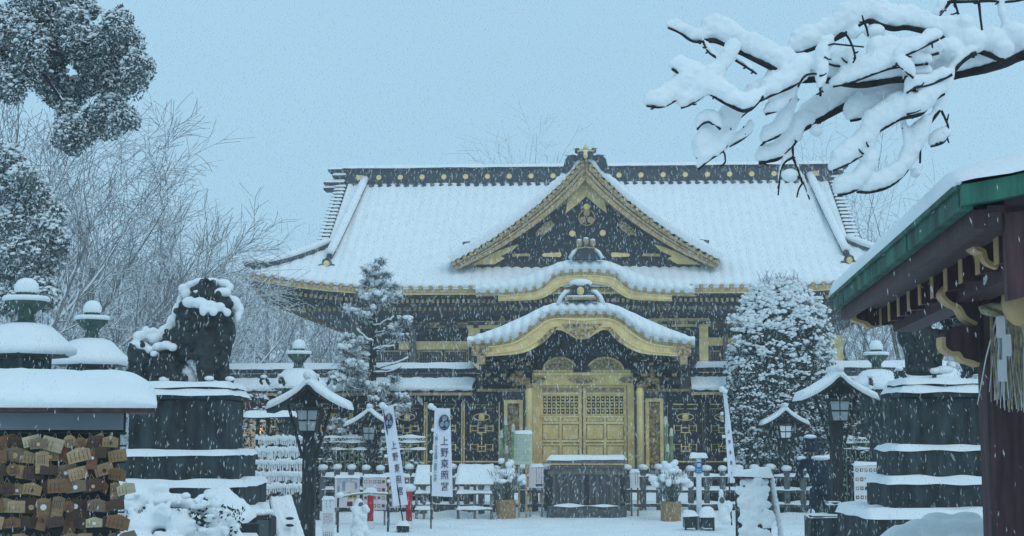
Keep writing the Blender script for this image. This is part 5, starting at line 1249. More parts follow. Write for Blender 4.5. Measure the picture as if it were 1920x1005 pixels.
def ema_mesh(kind, tone):
    if (kind, tone) in meshes: return meshes[(kind, tone)]
    w, h = .075, .048
    P = {'house': [(-w, -h * 2), (w, -h * 2), (w, -h * .45), (0, 0), (-w, -h * .45)], 'board': [(-w, -h * 2), (w, -h * 2), (w, 0), (-w, 0)], 'upright': [(-h * .9, -w * 2), (h * .9, -w * 2), (h * .9, -.01), (0, 0), (-h * .9, -.01)],
         'round': [(.045 * math.cos(t), -.045 + .045 * math.sin(t)) for t in [2 * math.pi * i / 16 for i in range(16)]]}[kind]
    mb = MB().prism(P, -.004, .004)
    o = mb.build('plaque_proto', EMA[tone]); me = o.data; bpy.data.objects.remove(o)
    fr = MB(); rr = random.Random(len(meshes))
    for c in range(rr.randint(3, 5)):
        x = lerp(-.055, .055, c / 4) if kind != 'round' else lerp(-.02, .02, c / 4); z = -.03
        if kind == 'upright': x *= .5
        while z > (-h * 1.8 if kind != 'round' else -.07): l_ = rr.uniform(.003, .009); fr.box(x - .0022, x + .0022, -.0052, -.0041, z - l_, z); z -= l_ + .003
    o = fr.build('ink_proto', 'ink'); mi = o.data; bpy.data.objects.remove(o)
    st = MB().tube([(-.02, 0, -.012), (0, -.004, .028), (.02, 0, -.012)], .0022, 4); o = st.build('cord_proto', 'straw'); ms_ = o.data; bpy.data.objects.remove(o)
    meshes[(kind, tone)] = (me, mi, ms_); return meshes[(kind, tone)]
edge = MB().box(-.075, .075, -.0055, -.0042, -.094, -.091).box(-.075, -.072, -.0055, -.0042, -.09, -.025).box(.072, .075, -.0055, -.0042, -.09, -.025)
seen = set()
for r, z in enumerate(rows_z):
    x = K.p(-14, 800, -.02)[0] + rg.uniform(0, .05); c = 0
    while x < xr - .01 + (.035 if r > 1 else 0):
        tone = rg.choices(tones, tone_w)[0]; kind = rg.choices(['house', 'board', 'upright', 'round'], [5, 3, 1.5, .8])[0]
        me, mi, ms_ = ema_mesh(kind, tone)
        depth = -.03 - rg.uniform(0, .10); ry = rg.gauss(0, .20); rz = rg.choice([rg.gauss(0, .25), rg.gauss(0, .25), rg.uniform(-1.0, 1.0)])
        if c >= 17: break
        e = bpy.data.objects.new('prayer_plaque', me); COL.objects.link(e)
        q = K.M @ Vector((x, depth, z - rg.uniform(0, .03))); e.location = q; e.rotation_euler = (rg.gauss(0, .06), ry, RY + rz); sc_ = rg.uniform(.62, .95); e.scale = (sc_, sc_, sc_)
        sh = dict(house='peaked', board='square cut', upright='tall narrow', round='small round')[kind]
        tilt = 'tilted ' if abs(ry) > .2 else ('turned ' if abs(rz) > .5 else '')
        tag(e, '%s %s%s prayer plaque, %s from left in the %s row' % (tname[tone], tilt, sh, ordn[c], rown[r]), 'prayer plaque', 'wooden prayer plaques hanging on the rack')
        if kind != 'round' or 1:
            k1 = bpy.data.objects.new('handwriting', mi); COL.objects.link(k1); k1.parent = e; k1['kind'] = 'stuff'
            k2 = bpy.data.objects.new('hanging_cord', ms_); COL.objects.link(k2); k2.parent = e
        if rg.random() < .28 and kind != 'round':
            rr_ = rg.uniform(.012, .02); pc = MB().prism([(rr_ * math.cos(t), -.06 + rr_ * math.sin(t)) for t in [2 * math.pi * i / 12 for i in range(12)]], -.0062, -.0050).build('printed_picture', rg.choice(['verdigris', 'maroon', 'paper', 'ochre']), e)
        x += rg.uniform(.05, .10) * (1 if kind in ('house', 'board') else .65); c += 1

# ================================================================ SHELTER AT RIGHT
sh, S = thing('roofed_shelter', 'dark timber shelter with green copper eave, thick roof snow and ochre tipped rafters', 'shelter', 1884, 8.3)
def wpt(px, py, Y): return S.I @ at(px, py, Y)
nr_ = wpt(1800, 352, 6.0); fr_ = wpt(1560, 556, 11.0)           # near and far corner of the left eave
zE = (nr_.z + fr_.z) / 2; nr_.z = fr_.z = zE
ax_ = (nr_ - fr_).normalized(); side = Vector((-ax_.y, ax_.x, 0)); side = side if side.x > 0 else -side   # towards the ridge
Lr = (nr_ - fr_).length; HW = 2.3
def rp(t, u, dz=0): return fr_ + ax_ * t + side * u + Vector((0, 0, dz))       # t along the eave, u inward
def rise(u): return .14 * u + .16 * u * u
def rise2(u): return rise(u) if u <= HW else rise(2 * HW - u)
us = [HW * 2 * i / 24 for i in range(25)]; ts = [Lr * j / 40 for j in range(41)]
MB().grid(25, 41, lambda i, j: rp(ts[j], us[i], rise2(us[i]) + .0)).build('roof', 'copper', sh)
def sfn(i, j):
    K_ = [(0, -.02), (-.025, .03), (-.015, .075), (.05, .105)]; t = ts[j]
    u, dz = K_[i] if i < 4 else (us[(i - 3)], .115)
    end = j in (0, 40); near = min(j, 40 - j)
    r = rise2(max(0, u)) if i >= 4 else rise2(max(0, u)); tt = t + (.05 if j == 40 else -.05 if j == 0 else 0)
    dz = dz if not end else 0.0
    if near == 1: dz *= .75; 
    return rp(tt, u, r + .01 + dz * (1 + .2 * noise.noise(Vector((t * 2, u * 2, 3)))) + .012 * noise.noise(Vector((t * 7, u * 7, 5))))
MB().grid(26, 41, sfn).build('roof_snow', 'snow', sh, smooth=True)
fa = MB()
def strip(mb, t0, t1, u0, u1, z0, z1, n=1):    # oriented box along the eave
    vs = [rp(t, u, z) for z in (z0, z1) for t in (t0, t1) for u in (u0, u1)]
    return mb.add(vs, [(0, 1, 3, 2), (4, 6, 7, 5), (0, 2, 6, 4), (1, 5, 7, 3), (0, 4, 5, 1), (2, 3, 7, 6)])
npl = 7
for k in range(npl):
    strip(MB(), Lr * k / npl + .004, Lr * (k + 1) / npl - .004, .0 + .003 * (k % 2), .05, -.095, .0).build('copper_sheet', 'copper', sh)
strip(MB(), 0, Lr, -.015, .03, -.012, .012).build('drip_edge', 'copper', sh)
strip(MB(), .03, Lr - .06, .06, .12, -.17, -.09).build('eave_board', 'wood', sh)
strip(MB(), .05, Lr - .08, .12, .34, -.10, -.07).build('soffit_board', 'wood', sh)
for k in range(15):
    t = .12 + k * .44
    if t > Lr - .1: break
    v0 = MB(); a0, a1 = .33, 1.5
    vs = [rp(tt, uu, zz + .12 + .10 * uu) for uu in (a0, a1) for tt in (t, t + .095) for zz in (-.378, -.228)]
    v0.add(vs, [(0, 1, 3, 2), (4, 6, 7, 5), (0, 2, 6, 4), (1, 5, 7, 3), (0, 4, 5, 1), (2, 3, 7, 6)]); ro = v0.build('rafter', 'wood', sh)
    vs = [rp(tt, uu, zz + .12 + .10 * a0) for uu in (a0 - .006, a0 - .001) for tt in (t, t + .095) for zz in (-.378, -.228)]
    MB().add(vs, [(0, 1, 3, 2), (4, 6, 7, 5), (0, 2, 6, 4), (1, 5, 7, 3), (0, 4, 5, 1), (2, 3, 7, 6)]).build('ochre_tip', 'ochre', ro)
strip(MB(), .15, Lr - .3, .42, .58, -.27, -.10).build('eave_purlin', 'wood', sh)
# scalloped ends, outlined in ochre
def nose(t, u, z, s, flip, name='carved_nose', thick=.14, along=True, face=-1):
    P = [(0, .0), (.10, .02), (.20, -.02), (.24, -.10), (.33, -.12), (.37, -.2), (.46, -.22), (.50, -.30), (.52, -.34), (0, -.34)]
    mb = MB(); gb = MB()
    def W_(a, b, d): return rp(t + flip * a * s, u + d, z + b * s) if along else rp(t + d, u + flip * a * s, z + b * s)
    n = len(P); vs = [W_(a, -b - .34, 0) if False else W_(a, b, 0) for a, b in P] + [W_(a, b, thick) for a, b in P]
    mb.add(vs, [tuple(range(n)), tuple(range(2 * n - 1, n - 1, -1))] + [(i, (i + 1) % n, (i + 1) % n + n, i + n) for i in range(n)])
    o = mb.build(name, 'wood', sh)
    gb.tube([W_(a, b, .02) for a, b in P[1:-1]], .013, 5)
    gb.build('ochre_edge', 'ochre', o, smooth=True); return o
0
# near gable: bargeboard and gable wall
gb = MB(); nb = 12
def gbf(u): return rise2(u)
def oq(mb, A, B, th):
    pass
top = [rp(Lr - .06, us[i], rise2(us[i]) - .02) for i in range(25)]; bt = [rp(Lr - .06, us[i], rise2(us[i]) - .17) for i in range(25)]
def bandw(name, m, A, B, th):
    d = ax_ * -th; n = len(A); vs = []
    for a, b in zip(A, B): vs += [a, b, a + d, b + d]
    fs = []
    for i in range(n - 1):
        o = 4 * i; q = o + 4; fs += [(o, o + 1, q + 1, q), (o + 2, q + 2, q + 3, o + 3), (o, q, q + 2, o + 2), (o + 1, o + 3, q + 3, q + 1)]
    fs += [(0, 2, 3, 1), (4 * n - 4, 4 * n - 3, 4 * n - 1, 4 * n - 2)]
    return MB().add(vs, fs).build(name, m, sh)
bandw('verge_copper', 'copper', [rp(Lr + .03, u, rise2(u) + .0) for u in us], [rp(Lr + .03, u, rise2(u) - .085) for u in us], .09)
bandw('bargeboard', 'wood', [rp(Lr - .08, u, rise2(u) - .08) for u in us[1:-1]], [rp(Lr - .08, u, rise2(u) - .50) for u in us[1:-1]], .06)
bandw('gable_wall', 'wood', [rp(Lr - .9, u, rise2(u) - .05) for u in us[2:-2]], [rp(Lr - .9, u, -.10) for u in us[2:-2]], .05)
bandw('far_gable_wall', 'wood', [rp(.9, u, rise2(u) - .05) for u in us[2:-2]], [rp(.9, u, -.10) for u in us[2:-2]], .05)
bandw('far_bargeboard', 'wood', [rp(.06, u, rise2(u) - .0) for u in us[3:]], [rp(.06, u, rise2(u) - .24) for u in us[3:]], .06)
tipc = smooth_curve([(.05, -.03), (.085, -.075), (.075, -.11), (.13, -.135), (.135, -.18), (.21, -.205), (.25, -.235), (.32, -.225)], 4)
tp_ = [(v.x, v.y) for v in tipc] + [(.62, -.15), (.62, .10), (.05, .0)]
nn_ = len(tp_); mbt = MB(); mbt.add([rp(.0, a, b) for a, b in tp_] + [rp(.12, a, b) for a, b in tp_], [tuple(range(nn_)), tuple(range(2 * nn_ - 1, nn_ - 1, -1))] + [(i, (i + 1) % nn_, (i + 1) % nn_ + nn_, i + nn_) for i in range(nn_)])
otp = mbt.build('scalloped_board_tip', 'wood', sh)
eb = MB(); A_ = [rp(.13, v.x - .003, v.y) for v in tipc]; B_ = [rp(.13, v.x + .028, v.y + .012) for v in tipc]; C_ = [rp(.0, v.x - .004, v.y) for v in tipc]
for i in range(len(A_) - 1): eb.add([A_[i], A_[i + 1], B_[i + 1], B_[i]], [(0, 1, 2, 3)]); eb.add([C_[i], C_[i + 1], A_[i + 1], A_[i]], [(0, 1, 2, 3)])
eb.build('ochre_edge', 'ochre', otp)
# posts, tie beam, carved arms
YP = 8.3; xp0 = S.p(1856, 812, 0)[0]; xp1 = xp0 + .30
zt = S.p(1880, 560, 0)[1]
for x in (xp0, xp0 + 2 * (HW - 1.0) + .2): MB().bbox(x, x + .30, .0, .20, -.02, zt + .25, .025).build('post', 'wood', sh)
MB().box(xp0 - .05, xp0 + 3.4, .05, .25, zt - .02, zt + .20).build('tie_beam', 'wood', sh)
MB().box(xp0 - .02, xp0 + 3.4, .1, .2, zt + .34, zt + .5).build('upper_beam', 'wood', sh)
def arm(px0, py0, pts, name, y, th=.16, edge=None):
    P = [S.p(a, b, y) for a, b in pts]; Q = [tuple(v) for v in smooth_curve(P + [P[0]], 4)][:-1]; o = MB().prism(Q, y, y + th).build(name, 'wood', sh)
    q = edge or list(range(len(P) - 1)); MB().edge([tuple(v) for v in smooth_curve([P[i] for i in q], 5)], y - .012, y + th * .6, -.019).build('ochre_edge', 'ochre', o)
arm(0, 0, [(1836, 612), (1800, 610), (1782, 617), (1771, 632), (1772, 650), (1784, 660), (1798, 661), (1806, 672), (1820, 676), (1836, 682)], 'carved_arm', .02, edge=[3, 4, 5, 6, 7, 8, 9])
arm(0, 0, [(1840, 598), (1900, 598), (1900, 520), (1790, 530), (1770, 550), (1782, 566), (1800, 575), (1812, 594), (1832, 606)], 'bracket_arm', .06, edge=[3, 4, 5, 6, 7, 8])
arm(0, 0, [(1900, 505), (1900, 418), (1800, 418), (1808, 438), (1826, 446), (1832, 462), (1846, 470), (1852, 488), (1872, 498)], 'carved_beam_end', -1.1, .2, edge=[2, 3, 4, 5, 6, 7, 8])
x, z = S.p(1912, 565, -.2); MB().ball((x, -.2, z), (.10, .10, .14), 12, 8).build('brass_bell', 'ochre', sh, smooth=True)
# far rafters run towards post row: dark ceiling keeps sky out
MB().grid(25, 2, lambda i, j: rp(.12 + (Lr - .25) * j, us[i] * .96 + .05, rise2(us[i] * .96 + .05) - .10), flip=True).build('ceiling_boards', 'wood', sh)
# sacred rope with straw tassels and paper
e = bpy.data.objects.new('sacred_straw_rope', None); COL.objects.link(e); e.location = S.M @ Vector((xp0 + .3, -.06, zt - .08)); tag(e, 'twisted sacred straw rope with hanging tassels and white paper on the shelter beam', 'rope')
for ph in (0, math.pi):
    MB().tube([(-.35 + 3.2 * i / 90, -.02 + .02 * math.cos(i * .7 + ph), .02 * math.sin(i * .7 + ph) + .01 * math.cos(i * .05)) for i in range(91)], .024, 6).build('rope_strand', 'straw', e, smooth=True)
rg = random.Random(2)
for k, x in enumerate((-.30, -.235, -.19, -.15, -.11, -.07, .02, .14, .30, .62, .95, 1.4, 1.9)):
    t = MB()
    for q in range(30 if x > -.28 else 6):
        dx = rg.gauss(0, .028 if x > -.28 else .008); l_ = rg.uniform(.42, .56); t.tube([(x + dx * .3, -.03, -.02), (x + dx, -.03 + rg.gauss(0, .01), -l_ * .5), (x + dx * 1.5, -.03 + rg.gauss(0, .015), -l_)], [.005, .004, .0025], 3, caps=False)
    t.build('straw_tassel', 'paper' if k % 3 == 1 else 'straw', e, stuff=True)
for x in (-.285, .05, .5, 1.1):
    zz = [(0, 0), (.05, 0), (.05, -.10), (.08, -.10), (.08, -.22), (.05, -.22), (.05, -.36), (.0, -.36), (.0, -.24), (.03, -.24), (.03, -.12), (0, -.12)]
    MB().prism([(x + a, b - .03) for a, b in zz], -.07, -.067).build('folded_paper', 'paper', e)
# ================================================================ SNOW LADEN BRANCH, upper right
bt, B = thing('snow_laden_tree', 'bare cherry tree whose dark drooping branches carry thick white snow, upper right', 'tree', 2130, 6.8)
BR = [ # (depth, twig px radius start/end, snow px, points)
 (6.6, 13, 7, 26, [(2130, 60), (2010, 85), (1920, 103), (1873, 122), (1800, 140), (1740, 150)]),
 (6.6, 9, 7, 24, [(1740, 150), (1680, 172), (1640, 185), (1594, 195), (1540, 222), (1500, 243)]),
 (6.65, 5, 4, 20, [(1640, 180), (1590, 192), (1562, 196), (1546, 184)]),
 (6.4, 7, 5, 24, [(1740, 150), (1680, 150), (1610, 160), (1540, 150), (1490, 150), (1455, 131), (1379, 94), (1345, 78), (1315, 76)]), (6.4, 3, 2, 13, [(1330, 76), (1300, 78), (1275, 62), (1252, 52)]),
 (6.5, 6, 4, 26, [(1749, 62), (1700, 52), (1673, 54), (1640, 42), (1622, 40), (1602, 52), (1570, 72), (1522, 92), (1482, 105)]),
 (6.5, 6, 5, 24, [(1880, 112), (1820, 90), (1790, 80), (1749, 62)]),
 (6.3, 4, 3, 17, [(1430, 180), (1400, 208), (1363, 195), (1335, 178), (1307, 161), (1283, 144), (1260, 129)]),
 (6.3, 3, 2, 20, [(1307, 150), (1295, 160), (1271, 185), (1240, 201), (1212, 199)]),
 (6.3, 3, 2, 18, [(1379, 94), (1367, 119), (1340, 155), (1319, 179), (1295, 196), (1277, 203)]),
 (6.3, 2.5, 2, 6, [(1317, 76), (1331, 100), (1363, 119)]), (6.35, 2.5, 2, 5, [(1379, 113), (1400, 126), (1419, 139)]),
 (6.4, 4, 3, 18, [(1455, 140), (1450, 170), (1420, 187), (1403, 203), (1370, 232), (1339, 258), (1320, 280), (1307, 298)]),
 (6.35, 2.5, 2, 13, [(1351, 243), (1338, 231), (1327, 229), (1315, 234), (1307, 243)]),
 (6.4, 3, 2, 13, [(1403, 207), (1390, 218), (1379, 231), (1368, 262), (1355, 283), (1330, 300), (1309, 318)]), (6.4, 2, 1.5, 0, [(1355, 283), (1359, 290), (1360, 304)]),
 (6.45, 2.5, 2, 10, [(1407, 235), (1405, 248), (1395, 259), (1381, 268), (1367, 275)]), (6.45, 2, 1.5, 0, [(1395, 237), (1392, 247), (1398, 257)]),
 (6.5, 3, 2, 14, [(1490, 190), (1480, 215), (1470, 240), (1459, 255), (1445, 262), (1431, 267)]),
 (6.4, 2.5, 2, 15, [(1482, 167), (1487, 178), (1475, 192), (1459, 207), (1435, 215)]), (6.35, 3, 2, 22, [(1520, 130), (1490, 160), (1450, 178), (1425, 190)]),
 (6.55, 4, 3, 15, [(1520, 235), (1498, 247), (1490, 268), (1475, 282), (1459, 298), (1440, 303), (1423, 306)]),
 (6.55, 2.5, 1.5, 4, [(1486, 275), (1486, 294), (1472, 304), (1464, 320), (1461, 345), (1459, 366)]), (6.55, 2.5, 1.5, 5, [(1486, 294), (1494, 312), (1502, 334), (1510, 350), (1518, 374)]), (6.55, 2, 1.5, 0, [(1506, 342), (1498, 354), (1494, 370)]),
 (6.3, 2.5, 2, 0, [(1538, 180), (1540, 160), (1537, 141), (1518, 139), (1506, 146), (1496, 163)]), (6.3, 3, 2, 14, [(1538, 170), (1542, 139), (1546, 103), (1560, 78)]), (6.3, 2.5, 2, 0, [(1560, 78), (1578, 62), (1590, 70), (1600, 92), (1604, 110)]), (6.3, 2, 1.5, 0, [(1562, 82), (1590, 85), (1620, 88)]), (6.3, 2.5, 2, 0, [(1620, 40), (1625, 54), (1628, 68)]),
 (6.35, 2.5, 2, 17, [(1740, 120), (1678, 127), (1650, 135), (1618, 147), (1590, 157), (1562, 163)]), (6.35, 2.5, 2, 13, [(1604, 107), (1585, 120), (1568, 124), (1550, 118)]),
 (6.4, 3, 2, 19, [(1760, 100), (1720, 108), (1678, 109), (1655, 110), (1634, 105)]), (6.3, 2.5, 2, 15, [(1760, 74), (1740, 84), (1705, 101), (1680, 106)]), (6.3, 3, 2, 12, [(1680, 118), (1692, 128), (1702, 137), (1713, 147)]),
 (6.5, 4, 2.5, 23, [(1720, 140), (1693, 147), (1685, 165), (1670, 183), (1650, 203), (1630, 215), (1610, 224), (1594, 227)]),
 (6.45, 5, 3, 9, [(1830, 100), (1817, 106), (1800, 120), (1785, 140), (1777, 167), (1761, 207), (1737, 239)]), (6.45, 3.5, 2.5, 20, [(1737, 239), (1725, 271), (1701, 318), (1680, 341), (1658, 354), (1630, 361), (1606, 360)]),
 (6.4, 4, 3, 21, [(1770, 175), (1757, 183), (1742, 196), (1725, 215), (1689, 223), (1665, 236), (1642, 251), (1630, 271)]), (6.4, 3, 2, 20, [(1630, 271), (1624, 286), (1610, 295), (1585, 310), (1562, 320)]),
 (6.42, 3, 2, 17, [(1622, 296), (1633, 308), (1630, 322), (1616, 345), (1602, 358), (1585, 364), (1570, 366)]),
 (6.35, 3, 2, 13, [(1785, 140), (1765, 150), (1740, 160), (1715, 165), (1700, 175)]), (6.38, 3, 2, 18, [(1775, 160), (1745, 185), (1725, 205), (1700, 215)]),
 (6.45, 3, 2, 2, [(1735, 195), (1732, 215), (1727, 255), (1725, 306)]), (6.45, 2.5, 2, 7, [(1693, 227), (1696, 250), (1701, 283)]), (6.45, 3, 2, 10, [(1725, 265), (1705, 280), (1695, 300)]),
 (6.5, 2.5, 2, 0, [(1765, 207), (1772, 222), (1778, 239), (1776, 255)]), (6.5, 2.5, 2, 13, [(1778, 252), (1770, 266), (1758, 272), (1745, 275)]),
 (6.7, 3, 2, 10, [(1781, 2), (1766, 20), (1757, 36), (1745, 44)]), (6.7, 3, 2, 4, [(1785, 0), (1765, 25), (1757, 40), (1757, 68)]), (6.7, 2.5, 2, 1, [(1788, 0), (1793, 14), (1797, 27)]), (6.7, 3, 2, 2, [(1835, 0), (1838, 30), (1842, 62)]), (6.7, 3, 2, 8, [(1775, 4), (1820, 3), (1860, 2), (1898, 3), (1960, -10)]), (6.7, 2, 1.5, 8, [(1878, 5), (1880, 30), (1886, 50), (1884, 70)]),
]
s0 = B.scale(0)
sn = MB(); rg = random.Random(17)
for dep, r0, r1, sw, pts in BR:
    y = dep - 6.8; s = (dep) / FPX
    c = smooth_curve([(*pt, 0) for pt in pts], 5); n = len(c)
    P = [B.p3(p.x, p.y, y + .04 * noise.noise(Vector((p.x * .01, p.y * .01, dep)))) for p in c]
    R_ = [1.0 * lerp(r0, r1, i / (n - 1)) * s * (1 + .15 * noise.noise(P[i] * 25)) for i in range(n)]
    MB().tube(P, R_, 7).build('branch', 'bark', bt, smooth=True)
    if sw:
        for i, p in enumerate(P):
            e_ = min(1, .62 + i * .12, .45 + (n - 1 - i) * .16); w = 1.12 * sw * s * e_ * (1 + .35 * noise.noise(p * 6))
            sn.ball(p + Vector((0, .25 * w, R_[i] * .5 + w * .80)), (w * .92, w * .85, w * .80), 8, 6)
            sn.ball(p + Vector((rg.uniform(-.25, .25) * w, .2 * w, R_[i] * .5 + w * 1.25)), (w * .72, w * .72, w * rg.uniform(.5, .7)), 8, 6)
for x, y, r in ((1482, 328, 17), (1717, 324, 12), (1809, 40, 18), (1640, 60, 20), (1600, 60, 16), (1580, 110, 16), (1460, 60 + 50, 12), (1530, 245, 14), (1900, 60, 26), (1860, 72, 28), (1825, 78, 28), (1780, 92, 28), (1740, 100, 24), (1880, 90, 24), (1930, 70, 28), (1720, 82, 20), (1700, 185, 20), (1725, 175, 16)):
    q = B.p3(x, y, -.3); sn.ball(q, (r * 6.5 / FPX, r * 6 / FPX, r * .8 * 6.5 / FPX), 10, 7)
rough(remesh(sn.build('branch_snow', 'snow', bt), .0085, 2), .007, 24)
MB().tube([(1.0, .6, -.02), (.95, .5, 1.2), (.8, .4, 2.4), B.p3(2250, 150, -.1), B.p3(2130, 60, -.2)], [.2, .17, .14, .08, .04], 12).build('trunk', 'bark', bt, smooth=True)
tw = MB()
for k in range(110):   # short spurs along the boughs
    dep, r0, r1, sw, pts = rg.choice(BR); i = rg.randrange(len(pts) - 1); t = rg.random(); p = B.p3(lerp(pts[i][0], pts[i + 1][0], t), lerp(pts[i][1], pts[i + 1][1], t), dep - 6.8)
    d = Vector((rg.gauss(0, 1), rg.gauss(0, .6), rg.gauss(-.4, .7))).normalized(); l_ = rg.uniform(.015, .04); tw.tube([p, p + d * l_ * .6, p + d * l_ + Vector((0, 0, .006))], [.005, .004, .003], 5)
tw.build('spurs', 'bark', bt, stuff=True)

# ================================================================ TREES
def bare_tree(label, px, D, ztop, seed, nlimb=7, spread=.55, fan=0.0, m='twig', levels=3, thick=.12, group='snow dusted bare trees', kids=(8, 7, 5), clean=.0, low=.16):
    e, F = thing('bare_tree', label, 'tree', px, D, 0, group); rg = random.Random(seed)
    tr = MB(); tw = MB(); lim = []
    def branch(p, d, L, r, lev):
        n = 6 if lev < 2 else 4; P = [p.copy()]; q = p.copy(); dd = d.copy()
        for k in range(n):
            dd = (dd + Vector((rg.gauss(0, .09), rg.gauss(0, .09), rg.gauss(0, .05) + (.05 if lev == 0 else .04 if lev == 1 else -.01)))).normalized()
            q = q + dd * (L / n); P.append(q.copy())
        rr = [max(.0058, r * (1 - .8 * k / n)) for k in range(n + 1)]
        if lev == 0: tr.tube(P, [r * (1 - .6 * k / n) for k in range(n + 1)], 8)
        elif lev == 1: o = MB().tube(P, rr, 5); lim.append(o)
        else: tw.tube(P, rr, 3, caps=False)
        if lev >= levels: return
        K_ = nlimb if lev == 0 else kids[lev]
        for c in range(K_):
            t = lerp(low if lev == 0 else .18, 1.0, (c + rg.random()) / K_); i = min(n - 1, int(t * n)); b = P[i].lerp(P[i + 1], t * n - i)
            a = rg.uniform(0, 6.28) if lev else (c * 2.4 + rg.uniform(-.4, .4)); base = (P[i + 1] - P[i]).normalized()
            o = base.orthogonal().normalized(); o.rotate(Matrix.Rotation(a, 3, base)); an = spread * rg.uniform(.8, 1.35) if lev == 0 else rg.uniform(.45, .95)
            nd = (base * math.cos(an) + o * math.sin(an)); nd.x += fan; nd.z += .15 if lev < 2 else 0; nd.normalize()
            branch(b, nd, L * ((.62 - .25 * t) if lev == 0 else rg.uniform(.30, .48)) * (1.25 if lev == 0 else 1), rr[i] * (.55 if lev else .5), lev + 1)
    branch(Vector((0, 0, -.05)), Vector((fan * .2, 0, 1)).normalized(), ztop * .92, thick, 0)
    tr.build('trunk', m, e, smooth=True)
    for o in lim: o.build('limb', m, e, smooth=True)
    tw.build('twigs', m, e, stuff=True)
    return e
K1 = (7, 8, 6)
bare_tree('tall bare tree fanning its snow dusted limbs out behind the left evergreen', 10, 27, 6.6, 1, 13, .62, .05, kids=(9, 13, 9), thick=.14)
bare_tree('bare tree with long ascending limbs behind the two left bronze lanterns', 100, 30, 6.6, 2, 14, .62, .05, kids=(9, 13, 9), thick=.13)
bare_tree('bare tree rising above the left stone lion with horizontal twigs', 205, 31, 5.7, 3, 13, .68, .03, kids=(9, 13, 9), thick=.11)
bare_tree('lower bare tree right behind the stone lion head', 330, 35, 4.6, 4, 12, .70, .0, kids=(9, 13, 9), thick=.10)
bare_tree('round crowned bare tree between the lion and the hall corner', 408, 42, 6.6, 5, 9, .70, 0, kids=(7, 7, 5), thick=.13)
bare_tree('dark bare tree touching the left roof corner of the hall', 500, 60, 7.6, 6, 8, .75, 0, 'twig', kids=(7, 7, 5), thick=.16)
bare_tree('bare tree half hidden behind the left roof slope of the hall', 565, 66, 7.8, 7, 8, .75, 0, kids=(7, 7, 5), thick=.16)
bare_tree('small crowned distant tree far behind the hall roof, left of its gable', 940, 78, 13.7, 8, 9, .30, 0, kids=(6, 6, 4), thick=.2, group='far bare trees beyond the hall roof', low=.5)
bare_tree('brush topped distant tree far behind the hall roof, next to the gable peak', 992, 78, 13.9, 9, 9, .28, 0, kids=(6, 6, 4), thick=.2, group='far bare trees beyond the hall roof', low=.5)
bare_tree('pale far tree over the right end of the hall ridge', 1575, 72, 12.6, 10, 9, .45, 0, 'fartwig', kids=(6, 6, 4), thick=.18)
bare_tree('bare tree with arching limbs right of the hall roof corner', 1640, 52, 8.2, 12, 11, .75, -.04, kids=(7, 8, 6), thick=.14)
bare_tree('slim upright bare tree above the green shelter eave', 1722, 48, 9.0, 13, 11, .5, 0, kids=(7, 8, 5), thick=.12)
bare_tree('pale bare tree low behind the right lattice wall', 1618, 56, 6.6, 14, 12, .8, 0, 'fartwig', kids=(7, 8, 6), thick=.12)
# far wood as one mass
fw = MB(); rg = random.Random(99)
for k in range(5200):
    px = rg.uniform(-60, 660) if k % 4 else rg.uniform(1560, 1900); D = rg.uniform(62, 95); x = (px - 960) / FPX * D
    htop = (1.6 + D * (813 - interp([(-60, 420), (300, 520), (480, 530), (620, 560), (1560, 560), (1900, 480)], px)) / FPX)
    z = rg.uniform(0, 1) ** .7 * htop; d = Vector((rg.gauss(0, .5), rg.gauss(0, .3), 1)).normalized(); p = Vector((x, D, z))
    for q in range(5):
        dd = (d + Vector((rg.gauss(0, .55), rg.gauss(0, .4), rg.gauss(0, .3)))).normalized(); l_ = rg.uniform(.5, 1.3); fw.tube([p, p + dd * l_], [.022, .008], 3, caps=False)
fwo = fw.build('far_woods', 'fartwig', stuff=True); tag(fwo, 'pale mass of far snow covered woods behind the left trees and beyond the hall', 'woods')
fl = MB().grid(60, 6, lambda i, j: (lerp(-70, 90, i / 59), 98 + 3 * noise.noise(Vector((i * .5, j, 0))), lerp(0, 6.5 + 2.5 * noise.noise(Vector((i * .35, 2, 2))), j / 5)))
o = fl.build('hill', 'fartwig', smooth=True); tag(o, 'low hazy snow covered slope closing the view', kind='structure')

